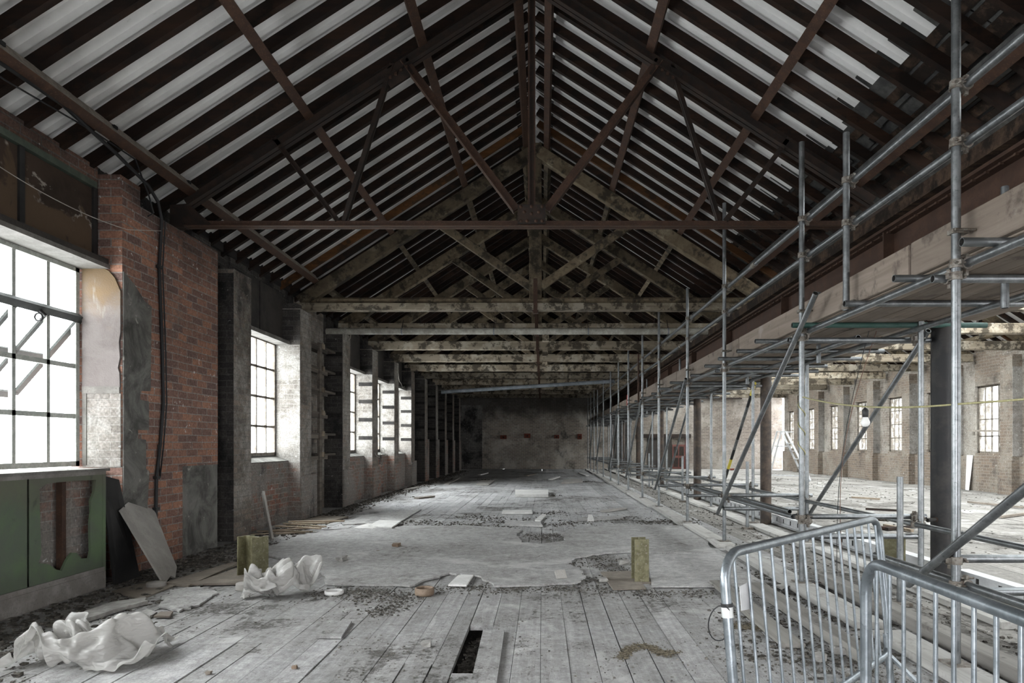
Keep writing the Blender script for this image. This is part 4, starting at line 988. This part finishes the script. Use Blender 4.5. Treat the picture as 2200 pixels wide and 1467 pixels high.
MB().box(XP-.012, XP-.008, 5.237, 5.255, .17, 1.06, 'bore').build('board_joint', gp)
MB().box(-4.16, -4.10, 3.9, 6.12, 0, 1.04, 'brick_dado').build('brick_backing', gp, label='brickwork showing through the torn hole')
MB().bar((-4.05, 5.68, .22), (-4.05, 5.68, 1.03), .05, .05, 'rust', up=(1,0,0)).bar((-4.05, 5.0, 1.02), (-4.05, 6.12, 1.02), .05, .07, 'stick').build('batten', gp)
MB().box(-4.32, XP+.03, 3.9, 6.2, 1.06, 1.085, 'lintel').box(-4.3, XP+.012, 3.9, 6.17, 1.03, 1.06, 'skirt').build('sill_board', gp)
MB().box(XP, XP+.022, 3.9, 6.15, 0, .15, 'skirt').box(XP, XP+.014, 3.9, 6.15, .15, .19, 'skirt').build('skirting', gp)
MB().box(-4.1, XP+.004, 6.14, 6.18, 0, 1.06, 'green').build('end_board', gp)
bs = MB(); a = [P(222, 1012, 6.17), P(262, 1042, 6.52), P(325, 1243, 6.58), P(232, 1277, 5.95)]
a[0] = Vector((-4.05, 6.2, 1.02)); a[1] = Vector((-4.10, 6.54, .96)); a[2] = Vector((-3.92, 6.58, .012)); a[3] = Vector((-3.93, 6.2, .012))
bs.prism([a[3], a[2], a[1], a[0]], (-.015, .004, .0), 'black_sheet'); bs.build('black_sheet', None, label='sooty black sheet leaning against the pier beside the green panelling', category='sheet')

# leaning grey board with clipped corners
lb = MB(); o = [(352, 1254), (262, 1102), (258, 1096), (278, 1077), (312, 1073), (332, 1094), (344, 1130), (346, 1133), (361, 1172), (380, 1218), (377, 1242), (372, 1240), (367, 1237), (358, 1250)]
A, Bv, Cv = P(352, 1254, 6.26), P(262, 1098, 6.44), P(378, 1235, 6.62)
nn = (Bv-A).cross(Cv-A).normalized()
if nn.z < 0: nn = -nn
def onplane(px, py):
    d = Vector(((px-VX)/F, 1, -(py-VY)/F)); e = Vector((0, 0, H)); t = (A-e).dot(nn)/d.dot(nn); return e+d*t
pts = [onplane(*p) for p in o]
lift = min(p.z for p in pts)
pts = [p-Vector((0,0,lift-.004)) for p in pts]
lgb = thing('leaning_board', (A.x, A.y, 0), 'grey fibre board with clipped corners leaning against the red brick pier', 'board')
lb.prism(pts, -nn*.016, 'greyboard'); lb.build('board_face', lgb)
h_ = onplane(297, 1113)-Vector((0,0,lift)); u_ = (Bv-A).normalized(); v_ = nn.cross(u_)
MB().prism([h_+nn*.0005+u_*.026*math.cos(t)*R.uniform(.8, 1.1)+v_*.018*math.sin(t) for t in [i*math.pi/5 for i in range(10)]], nn*.0015, 'bore').build('knot_hole', lgb)

# ------------------------------------------------------------------ crowd barriers
def barrier(name, A, B, zt, zb, nbars, lean, label, ofs=(.1, .1), tag=False, feet=True):
    A, B = Vector(A), Vector(B); u = (B-A).normalized(); L = (B-A).length; nrm = Vector((u.y, -u.x, 0))
    if nrm.x < 0: nrm = -nrm
    t = thing(name, ((A+B)/2), label, 'barrier')
    def q(s, z): return A+u*s+nrm*lean*(zt-z)+Vector((0,0,z))
    rc = .105; pts = []
    for (cs_, cz, a0) in ((rc, zt-rc, math.pi), (L-rc, zt-rc, math.pi/2), (L-rc, zb+rc, 0), (rc, zb+rc, -math.pi/2)):
        for k in range(7):
            a = a0-k*math.pi/12; pts.append(q(cs_+rc*math.cos(a), cz+rc*math.sin(a)))
    MB().path(pts, .0175, 'galv', 16, closed=True).build('frame', t)
    s0, s1 = ofs
    for i in range(nbars):
        s = s0+(L-s0-s1)*i/(nbars-1)
        MB().tube(q(s, zb), q(s, zt), .0062, 'galv', 8).build('bar', t)
    for s in (.04, L-.04) if feet else (L-.04,):
        c = q(s, 0); b = MB().tube(q(s, zb+.1), c+Vector((0,0,.02)), .0165, 'galv', 12)
        b.bar(c-nrm*.28+Vector((0,0,.012)), c+nrm*.28+Vector((0,0,.012)), .04, .022, 'galv').bar(c+nrm*.25+Vector((0,0,.02)), q(s, zb), .03, .012, 'galv'); b.build('foot', t)
    return t, q, u, nrm, L
bt, q, u_, n_, L_ = barrier('crowd_barrier', (.615, 2.3, 0), (1.72, 3.46, 0), .925, .25, 16, .09, 'galvanised crowd barrier with a white tag, set at an angle behind the other', (.075, .05))
c = [q(.115, .80), q(.185, .805), q(.185, .71), q(.115, .715)]
MB().prism([p-n_*.008 for p in c], -n_*.002, 'alu').build('white_tag', bt)
MB().tube(q(.0, .715), q(0, .755), .0195, 'tape', 16).tube(q(0, .75), q(0, .762), .0205, 'black_plastic', 16).build('tape_band', bt)
cc = q(0, .70); MB().path([cc+Vector((-.012+.04*math.cos(t)-.015, -.02*math.sin(t), .065*math.sin(t)-.005)) for t in [i*math.pi/10 for i in range(20)]], .0022, 'black_plastic', 6, closed=True).build('cable_tie', bt)
bt2, *_ = barrier('crowd_barrier', (1.055, 2.2, 0), (1.02, .72, 0), .925, .25, 17, .0, 'galvanised crowd barrier running towards the camera along the right foreground', (.075, .08))

# ------------------------------------------------------------------ olive steel stubs bolted through the floor
def stub(x, y, w, h_, ht, rot, label):
    t = thing('steel_stub', (x, y, 0), label, 'stub', 'olive steel stubs'); mt = Matrix.Rotation(rot, 3, 'Z'); c = Vector((x, y, 0))
    def bx(cx, cy, sx, sy, z0, z1, m, nm, par=t):
        return MB().rbox(c+mt @ Vector((cx, cy, 0))+Vector((0,0,(z0+z1)/2)), sx, sy, z1-z0, rot, m).build(nm, par)
    bx(0, 0, .012, h_, .01, ht, 'olive', 'web'); bx(0, 0, w+.1, h_+.1, 0, .012, 'brownboard', 'base_plate')
    for s in (-1, 1):
        f = bx(0, s*h_/2, w, .014, .01, ht, 'olive', 'flange')
        hb = MB()
        for ux in (-.04, .04):
            for z in (ht-.06, ht-.13, ht-.23): hb.rbox(c+mt @ Vector((ux, s*(h_/2+.0075), 0))+Vector((0,0,z)), .011, .002, .011, rot, 'dusty')
        hb.build('bolt_hole', f)
stub(-2.83, 6.6, .19, .20, .405, math.radians(62), 'olive steel beam stub standing beside the plastic sheet on the left')
stub(.93, 6.42, .135, .15, .41, math.radians(4), 'olive steel beam stub standing alone in the middle of the floor')
stub(3.5, 6.75, .17, .20, .40, math.radians(70), 'olive steel beam stub among the scaffold tubes beside the black column')

# ------------------------------------------------------------------ polythene sheets
def polythene(name, pts, nx, ny, c, sx, sy, sz, rot, label):
    mx, my = (max(p.x for p in pts)+min(p.x for p in pts))/2, (max(p.y for p in pts)+min(p.y for p in pts))/2
    cr, sr = math.cos(rot), math.sin(rot); vs = []
    for p in pts:
        x, y = (p.x-mx)*sx, (p.y-my)*sy; vs.append((c[0]+x*cr-y*sr, c[1]+x*sr+y*cr, max(.004, p.z*sz)))
    n = nx+1
    fs = [(k*n+i, k*n+i+1, k*n+n+i+1, k*n+n+i) for k in range(ny) for i in range(nx)]
    o = MB().add(vs, fs, 'plastic', .5, True).build(name, None, label=label, category='plastic sheet')
    m = o.modifiers.new('smooth', 'SUBSURF'); m.levels = m.render_levels = 1
    m = o.modifiers.new('film', 'SOLIDIFY'); m.thickness = .0012
    return o
polythene('plastic_sheet', FOLDS[0], 64, 44, (-2.74, 4.12, 0), .70, .74, .80, .08, 'large crumpled milky plastic sheet in the left foreground')
polythene('plastic_sheet', FOLDS[1], 64, 44, (-2.24, 5.80, 0), -.68, .62, .92, .1, 'smaller crumpled white plastic sheet beside the left olive stub')

# ------------------------------------------------------------------ boards and debris on the floor
def slab(name, px, t, m, label, cat, z=.004, jag=0.0, seed=0):
    poly = [G(x, y, z) for x, y in px]
    if jag: poly = ragged(poly, jag, 5, seed)
    return MB().prism(poly, (0,0,t), m).build(name, None, label=label, category=cat)
main = [(700, 1256), (880, 1261), (925, 1246), (965, 1234), (1020, 1238), (1062, 1262), (1180, 1258), (1240, 1254), (1256, 1244), (1246, 1222), (1214, 1216), (1236, 1200), (1300, 1190), (1350, 1187), (1420, 1190), (1540, 1190), (1515, 1160), (1475, 1132), (1330, 1128), (1215, 1141), (1205, 1150), (1212, 1164), (1170, 1170), (1120, 1168), (1108, 1152), (1120, 1138), (1000, 1130), (760, 1136), (640, 1152), (560, 1188), (640, 1215), (690, 1232)]
slab('hardboard_layer', main, .018, 'overlay', 'large ragged dusty hardboard layer covering the middle of the floor', 'floor sheet', .004, .03, 4)
slab('hardboard_sheet', [(1400, 1262), (1392, 1192), (1545, 1192), (1655, 1262)], .012, 'overlay', 'pale square-cut sheet on the floor right of the middle olive stub', 'floor sheet', .006)
slab('hardboard_sheet', [(1318, 1268), (1290, 1230), (1360, 1228), (1388, 1266)], .01, 'brownboard', 'small brown sheet at the foot of the middle olive stub', 'floor sheet')
slab('hardboard_sheet', [(352, 1256), (500, 1210), (515, 1212), (405, 1262)], .02, 'brownboard', 'narrow brown board on the floor at the foot of the leaning grey board', 'board')
slab('hardboard_sheet', [(410, 1258), (512, 1222), (555, 1226), (520, 1256)], .018, 'brownboard', 'brown hardboard piece on the floor left of the left olive stub', 'board', .01)
slab('hardboard_sheet', [(240, 1272), (330, 1248), (380, 1258), (300, 1290)], .012, 'brownboard', 'dark brown board lying in front of the black sheet', 'board')
slab('hardboard_sheet', [(645, 1121), (690, 1110), (748, 1112), (705, 1124)], .025, 'brownboard', 'brown board lying by the foot of the second window pier', 'board')
slab('hardboard_sheet', [(735, 1128), (780, 1108), (905, 1095), (860, 1122)], .015, 'overlay', 'large grey sheet on the floor beyond the stacked boards', 'floor sheet')
slab('hardboard_sheet', [(760, 1136), (790, 1126), (830, 1128), (800, 1138)], .02, 'whiteboard', 'thin pale board under the white one near the left wall', 'board')
slab('white_board', [(792, 1131), (815, 1119), (862, 1121), (842, 1135)], .02, 'whiteboard', 'bright white board on the floor near the left wall', 'board', .026)
slab('pale_tile', [(963, 1259), (985, 1238), (1017, 1238), (1002, 1260)], .016, 'whiteboard', 'pale square tile lying on the dark edge of the hardboard', 'tile', .012)
slab('thick_board', [(1107, 1068), (1107, 1057), (1178, 1057), (1178, 1068)], .07, 'whiteboard', 'thick pale board lying across the floor towards the far end', 'board')
slab('tile_stack', [(1205, 1040), (1212, 1033), (1250, 1031), (1252, 1037)], .06, 'greyboard', 'grey tile stack on the far floor right of the thick board', 'tiles')
slab('far_board', [(1022, 1042), (1034, 1033), (1062, 1033), (1050, 1042)], .03, 'greyboard', 'square grey board on the far floor left of the thick board', 'board')
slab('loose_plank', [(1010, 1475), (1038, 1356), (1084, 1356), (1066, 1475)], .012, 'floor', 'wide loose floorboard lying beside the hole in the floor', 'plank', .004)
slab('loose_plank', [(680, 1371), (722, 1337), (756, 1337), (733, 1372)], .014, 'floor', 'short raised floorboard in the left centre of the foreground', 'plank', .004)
slab('loose_plank', [(1078, 1104), (1080, 1099), (1142, 1098), (1144, 1104)], .03, 'whiteboard', 'narrow white batten lying across the mid floor', 'batten')
slab('loose_plank', [(1082, 1130), (1092, 1121), (1160, 1124), (1166, 1132)], .03, 'overlay', 'broken grey board on the floor above the rubble hole', 'board')
slab('loose_plank', [(1149, 1120), (1165, 1107), (1173, 1108), (1160, 1121)], .03, 'whiteboard', 'short white batten end on the mid floor', 'batten')
slab('loose_plank', [(1240, 1120), (1245, 1114), (1336, 1109), (1340, 1116)], .02, 'overlay', 'long thin grey strip across the floor left of the scaffold foot', 'strip')
slab('loose_plank', [(1262, 1120), (1264, 1110), (1272, 1110), (1276, 1120)], .04, 'whiteboard', 'stubby white block standing across the long grey strip', 'block')
slab('broken_strip', [(155, 1330), (240, 1300), (312, 1290), (318, 1298), (250, 1316), (175, 1340)], .03, 'stone', 'long broken floor strip beside the foreground plastic sheet', 'board', .004, .012, 2)
slab('slate_piece', [(330, 1327), (345, 1318), (372, 1316), (364, 1327)], .015, 'brownboard', 'dark slate piece at the edge of the foreground plastic sheet', 'slate', .01, .004, 3)
slab('slate_piece', [(300, 1322), (315, 1313), (338, 1320), (322, 1328)], .02, 'stone', 'grey broken slab beside the dark slate piece', 'slab', .004, .006, 6)
slab('broken_slab', [(340, 1306), (365, 1270), (430, 1262), (470, 1276), (430, 1300), (385, 1316)], .014, 'overlay', 'ragged pale slab of flooring near the leaning board', 'slab', .004, .03, 8)
for k, (a, c) in enumerate((((1030, 1020), (1046, 1016)), ((960, 1040), (985, 1026)), ((1130, 1022), (1150, 1018)), ((1182, 1030), (1200, 1024)), ((1296, 1098), (1340, 1092)), ((895, 1070), (930, 1066)), ((1245, 1016), (1262, 1022)), ((870, 1052), (900, 1046)))):
    MB().bar(G(a[0], a[1], .02), G(c[0], c[1], .02), .14, .03, ('whiteboard', 'greyboard', 'brownboard')[k % 3], segs=3, jit=.004).build('scrap_board', None, label='%s scrap board strewn on the far floor, counted from left' % ORD[k], category='board', group='scrap boards on the far floor')
# timber leaning by the second pier and the strips below
MB().bar((-3.98, 9.62, .62), (-3.62, 9.05, .02), .06, .03, 'greyboard', up=(1,1,0)).build('leaning_batten', None, label='grey batten leaning on the wall under the second window', category='batten')
for k in range(7):
    a = R.uniform(-.5, .5); MB().rbox((-3.72+.06*k-.1, 9.75+.10*k, .016+.018*k), R.uniform(.5, .9), .06, .02, a, 'stick').build('wood_strip', None, label='%s wood strip up in the heap under the second window' % ORD[k], category='strip', group='wood strips under the second window')
# round things
def ring_(name, c, r, h_, m, label, wall=.25, cat='ring'):
    MB().lathe((c.x, c.y, 0), [(r*(1-wall), .004), (r*.95, .0), (r, h_*.3), (r, h_), (r*(1-wall*.6), h_+.004), (r*(1-wall), h_), (r*(1-wall), .006)], m, 24).build(name, None, label=label, category=cat)
ring_('clay_collar', G(912, 1278), .083, .062, 'clay', 'brown clay pipe collar on the floor in the centre left', .2, 'collar')
ring_('white_ring', G(718, 1276), .082, .03, 'whiteboard', 'flat white ring on the floor right of the small plastic sheet')
def disc(c, r, h_, m, label): MB().lathe((c.x, c.y, 0), [(0, 0), (r*.96, 0), (r, .006), (r, h_-.005), (r*.97, h_), (0, h_)], m, 24).build('round_block', None, label=label, category='block')
disc(G(336, 1262), .083, .05, 'greyboard', 'flat grey round block in front of the leaning board'); disc(G(529, 1266), .088, .06, 'greyboard', 'grey round block half under the small plastic sheet')
def chunk(px, py, r, m, label, fl=.6, nm='rubble_block'):
    c = G(px, py); b = MB().rock((c.x, c.y, r*fl*.5), r, m, fl); b.build(nm, None, label=label, category='block')
chunk(731, 1208, .1, 'stone', 'broken grey brick on the hardboard behind the white ring'); chunk(740, 1200, .06, 'stone', 'small stone beside the broken grey brick'); 
chunk(851, 1177, .09, 'clay', 'brown brick piece on the hardboard, far left of its middle'); chunk(812, 1186, .04, 'clay', 'small brown lump on the hardboard'); chunk(632, 1436, .03, 'clay', 'small brown stone at the bottom of the foreground'); chunk(449, 1448, .03, 'brownboard', 'small dark lump on the bottom left floorboards')
chunk(1338, 1212, .12, 'stone', 'pale stone in the rubble patch behind the middle olive stub', .4); chunk(1296, 1248, .09, 'stone', 'grey stone at the near edge of the rubble patch', .4); chunk(915, 1388, .05, 'stone', 'smooth pale stone beside the hole in the floor', .6)
chunk(1760, 1420, .06, 'stone', 'brick lump behind the left barrier', .8); chunk(1800, 1405, .07, 'stone', 'larger lump behind the left barrier, right of the brick lump', .7); chunk(1700, 1245, .1, 'stone', 'grey stone under the second scaffold foot', .5); chunk(1680, 1265, .09, 'stone', 'flat stone by the end of the second sole board', .4)
q_ = G(1205, 1246); MB().rbox((q_.x, q_.y, .05), .1, .10, .03, Matrix.Rotation(.3, 3, 'Z') @ Matrix.Rotation(.75, 3, 'X'), 'greyboard').build('tilted_tile', None, label='small grey tile tilted up on the hardboard edge', category='tile')

# ladder in the side hall
def ladder():
    c = G(1692, 1030); x, y = c.x, c.y
    t = thing('step_ladder', (x, y, 0), 'aluminium platform step ladder standing in the side hall', 'ladder')
    for s in (-1, 1):
        MB().bar((x+.55, y-.5+s*.0-.0+(.28*s), 0), (x-.1, y+.1+.22*s, 1.78), .07, .03, 'alu', up=(0,1,0)).build('front_stile', t)
        MB().bar((x-.62, y+.5+.28*s, 0), (x-.28, y+.22*s+.1, 1.8), .05, .03, 'alu', up=(0,1,0)).build('back_leg', t)
        MB().bar((x-.3, y+.1+.22*s, 1.8), (x+.18, y+.1+.22*s, 1.76), .04, .03, 'alu').build('handrail', t)
    for k in range(5):
        f = (k+.7)/6.2; MB().bar((x+.55-.65*f, y-.5-.27+.6*f, 1.78*f), (x+.55-.65*f, y-.5+.27+.6*f, 1.78*f), .09, .03, 'alu').build('tread', t)
    MB().box(x-.38, x+.08, y-.12, y+.32, 1.22, 1.26, 'alu').build('platform', t)
    MB().bar((x-.66, y+.2, .16), (x+.55, y-.5-.2, .16), .05, .04, 'alu').bar((x-.5, y+.22, .62), (x-.5, y+.78, .62), .04, .03, 'alu').build('brace_bar', t)
ladder()
lp_ = MB().prism([(12.16, 19.4, 0), (12.20, 19.4, 1.0), (12.20, 19.12, 1.0), (12.10, 19.15, 0)], (.012, 0, 0), 'whiteboard'); lp_.build('leaning_sheet', None, label='thin pale panel leaning under the nearest right-hand window', category='sheet')
MB().bar((12.2, 17.95, 1.66), (12.2, 19.3, 1.70), .05, .05, 'dusty').build('cross_bar', None, label='pale bar fixed across the nearest right-hand window', category='bar')
# small scattered items in the side hall
for k, (px, py, r, m, lb_) in enumerate(((1706, 1041, .06, 'whiteboard', 'small white roll on the side-hall floor near the ladder'), (1735, 1034, .11, 'pipe_grey', 'blue-grey crumpled bag on the side-hall floor right of the ladder'), (1573, 1010, .14, 'corbel', 'red block on the far floor of the side hall'), (1760, 1040, .1, 'whiteboard', 'white scrap on the side-hall floor'), (1872, 1024, .25, 'stick', 'small heap of wood by the right wall'))):
    chunk(px, py, r, m, lb_, .7, 'floor_item')
for k, (a, c) in enumerate((((1905, 1136), (1985, 1128)), ((1900, 1128), (1960, 1140)), ((1860, 1093), (1940, 1097)), ((2080, 1078), (2200, 1090)), ((1830, 1068), (1890, 1072)), ((2150, 1110), (2230, 1100)))):
    MB().bar(G(a[0], a[1], .03), G(c[0], c[1], .03), .05, .04, ('rust_dark', 'stick', 'rust_dark', 'brownboard', 'stick', 'brownboard')[k]).build('scrap_bar', None, label='%s scrap bar lying on the side-hall floor beyond the scaffold' % ORD[k], category='bar', group='scrap bars in the side hall')
for k, (px, py) in enumerate(((1896, 1118), (1904, 1138), (1905, 1165))):
    c = G(px, py); MB().lathe((c.x, c.y, 0), [(.05, 0), (.085, 0), (.085, .05), (.05, .05), (.05, 0)], 'rust', 18).build('rusty_ring', None, label='%s rusty ring on the floor behind the scaffold, counted from far' % ORD[k], category='ring', group='rusty rings behind the scaffold')

# ------------------------------------------------------------------ uncountable rubble and dirt
def scatter(name, fn, n, r0, r1, m, label, seed=1, flat=.5):
    global R
    keep = R; R = random.Random(seed); b = MB(); ok = 0
    while ok < n:
        p = fn(R)
        if p is None: continue
        r = r0+(r1-r0)*R.random()**3; b.rock((p[0], p[1], (p[2] if len(p) > 2 else 0)+r*.15), r, m, flat); ok += 1
    R = keep
    return b.build(name, None, kind='stuff', label=label, category='rubble')
def fwall(r):
    y = 3.6+r.random()**1.6*30; w = .9 if y < 9 else .55
    x = (-3.95 if y < 6.2 else -4.1)+abs(r.gauss(0, .45))*w
    return (x, y) if x < -2.6 else None
scatter('wall_rubble', fwall, 8000, .006, .05, 'soil', 'dark earth and crumbs heaped along the foot of the left wall', 2)
def patch(pxs, spread):
    pts = [G(*p) for p in pxs]
    def f(r):
        p = r.choice(pts); return (p.x+r.gauss(0, spread), p.y+r.gauss(0, spread*1.2))
    return f
EDGE = [(700, 1275), (760, 1270), (820, 1275), (870, 1282), (930, 1268), (1000, 1262), (1060, 1266), (1120, 1264), (1200, 1264), (1260, 1262), (785, 1285), (850, 1300), (820, 1312), (1300, 1215), (1330, 1225), (1345, 1205), (1270, 1245), (1300, 1270), (1400, 1275), (1500, 1275), (1600, 1275), (1140, 1150), (1165, 1155), (1185, 1150), (1225, 1212), (1280, 1200)]
scatter('edge_rubble', patch(EDGE, .09), 6500, .003, .018, 'soil', 'dark grit along the broken edges of the hardboard', 3)
BAND = [(900, 1122), (960, 1126), (1010, 1130), (1070, 1122), (1180, 1128), (1230, 1124), (1290, 1116), (1340, 1112), (1400, 1122), (1440, 1120), (1480, 1124), (1010, 1110), (1060, 1115), (1130, 1115), (1180, 1064), (1040, 1030), (1260, 1034), (870, 1040), (900, 1030), (930, 1024), (1190, 1102), (1085, 1132)]
scatter('mid_floor_rubble', patch(BAND, .16), 3600, .006, .03, 'soil', 'dark grit in a band across the floor beyond the hardboard', 9)
scatter('barrier_rubble', patch([(1600, 1330), (1640, 1400), (1720, 1390), (1830, 1440), (1950, 1400), (2050, 1420), (1650, 1260), (1700, 1270), (1690, 1240), (1760, 1320), (1720, 1300), (1850, 1400), (1680, 1330), (1600, 1235), (1900, 1350), (1780, 1430)], .16), 3200, .004, .026, 'soil', 'dark crumbs between the barriers and the scaffold', 4)
def ffloor(r):
    y = 2.8+r.random()**1.8*22; x = r.uniform(-3.6, 2.3); v = noise.noise(Vector((x*.9, y*.6, 3)))+.5*noise.noise(Vector((x*3, y*2, 1)))
    return (x, y) if v > .12 and not (HOLE[0]-.02 < x < HOLE[1]+.02 and HOLE[2] < y < HOLE[3]) else None
scatter('floor_crumbs', ffloor, 8000, .002, .013, 'chips', 'grey crumbs strewn over the main floor', 5)
def fhall(r):
    y = 3.5+r.random()**1.3*28; x = r.uniform(2.7, 12); v = noise.noise(Vector((x*.6, y*.5, 7)))
    return (x, y) if v > -.05 else None
scatter('hall_crumbs', fhall, 4200, .006, .035, 'chips', 'dusty crumbs strewn over the side-hall floor', 6)
scatter('hole_rubble', lambda r: (r.uniform(HOLE[0], HOLE[1]), r.uniform(HOLE[2], HOLE[3]), -.11), 320, .008, .045, 'soil', 'dark rubble lying in the hole in the floorboards', 7)
def fscaf(r):
    y = 3+r.random()**1.4*22; x = r.gauss(3.0, .35); return (x, y)
scatter('scaffold_crumbs', fscaf, 1800, .005, .03, 'soil', 'dark crumbs on the floor under the scaffold', 8)
def sandp(name, px, spread, n, label, sd):
    pts = [G(x, y) for x, y in px]
    def f(r):
        k = r.randrange(len(pts)-1); p = pts[k].lerp(pts[k+1], r.random()); return (p.x+r.gauss(0, spread), p.y+r.gauss(0, spread*1.6))
    o = scatter(name, f, n, .003, .012, 'sand', label, sd, .35); o['category'] = 'sand'
sandp('spilt_sand', [(1335, 1414), (1350, 1396), (1372, 1388), (1400, 1390), (1420, 1404), (1450, 1402)], .018, 2600, 'brown sand spilt on the foreground floorboards', 3)
sandp('spilt_sand', [(1575, 1345), (1610, 1346), (1665, 1352)], .03, 1500, 'brown sand seen through the left barrier', 4)

# ------------------------------------------------------------------ daylight
w = bpy.data.worlds.new('overcast'); S.world = w; w.use_nodes = True
wt = w.node_tree; bg = wt.nodes['Background']; bg.inputs[0].default_value = (.955, .965, 1.0, 1)
tc = wt.nodes.new('ShaderNodeTexCoord'); sp = wt.nodes.new('ShaderNodeSeparateXYZ'); mr = wt.nodes.new('ShaderNodeMapRange')     # overcast, the sun behind cloud on the left
wt.links.new(tc.outputs['Generated'], sp.inputs[0]); wt.links.new(sp.outputs[0], mr.inputs[0]); mr.inputs[1].default_value = .2; mr.inputs[2].default_value = -.7; mr.inputs[3].default_value = 1.0; mr.inputs[4].default_value = 1.9
zr = wt.nodes.new('ShaderNodeMapRange'); wt.links.new(sp.outputs[2], zr.inputs[0]); zr.inputs[1].default_value = -.25; zr.inputs[2].default_value = .9; zr.inputs[3].default_value = .75; zr.inputs[4].default_value = 1.7
mu = wt.nodes.new('ShaderNodeMath'); mu.operation = 'MULTIPLY'; wt.links.new(mr.outputs[0], mu.inputs[0]); wt.links.new(zr.outputs[0], mu.inputs[1]); wt.links.new(mu.outputs[0], bg.inputs[1])
def portal(nm, loc, rot, sx, sy):
    l = bpy.data.lights.new(nm, 'AREA'); l.shape = 'RECTANGLE'; l.size, l.size_y = sx, sy; l.cycles.is_portal = True
    o = bpy.data.objects.new(nm, l); COL.objects.link(o); o.location = loc; o.rotation_euler = rot
hp = math.pi/2
portal('daylight_portal', (-4.65, 5.38, 2.05), (0, -hp, 0), 2.0, 2.5)
for a in (2.35, -.2): portal('daylight_portal', (-4.65, a, 2.05), (0, -hp, 0), 2.0, 1.95)
for k in (0, 2, 3, 4): portal('daylight_portal', (-4.65, (PIERS[k]+PW+PIERS[k+1])/2, 2.07), (0, -hp, 0), 2.0, 1.95)
for y in RW:
    if y+1.11 < Y1: portal('daylight_portal', (12.5, y+.555, 2.0), (0, hp, 0), 1.95, 1.15)
portal('daylight_portal', (-.2, Y0-.38, 1.2), (hp, 0, 0), 2.8, 2.4); portal('daylight_portal', (8, Y0-.38, 1.4), (hp, 0, 0), 4.4, 2.8)
sl = math.atan(MS)
for xm, s_ in ((6.35, -1), (9.55, 1)): portal('daylight_portal', (xm, 17, zp(xm, XC2)+.35), (0, s_*sl, 0), 2.1, 38)

# ------------------------------------------------------------------ camera and view
cam = bpy.data.cameras.new('camera'); co = bpy.data.objects.new('camera', cam); COL.objects.link(co); S.camera = co
co.location = (0, 0, H); co.rotation_euler = (hp, 0, 0)
cam.sensor_width = 36; cam.lens = F/2200*36; cam.shift_x = -(VX-1100)/2200; cam.shift_y = (VY-733.5)/2200; cam.clip_start = .05; cam.clip_end = 200
S.view_settings.view_transform = 'Standard'; S.view_settings.look = 'None'; S.view_settings.gamma = 1; S.view_settings.use_curve_mapping = False
S.view_settings.exposure = 3.5
S.cycles.use_denoising = True; S.cycles.max_bounces = 6; S.cycles.diffuse_bounces = 4; S.cycles.glossy_bounces = 2; S.cycles.transparent_max_bounces = 8; S.cycles.use_adaptive_sampling = True; S.cycles.adaptive_threshold = .03; S.cycles.caustics_reflective = False; S.cycles.caustics_refractive = False
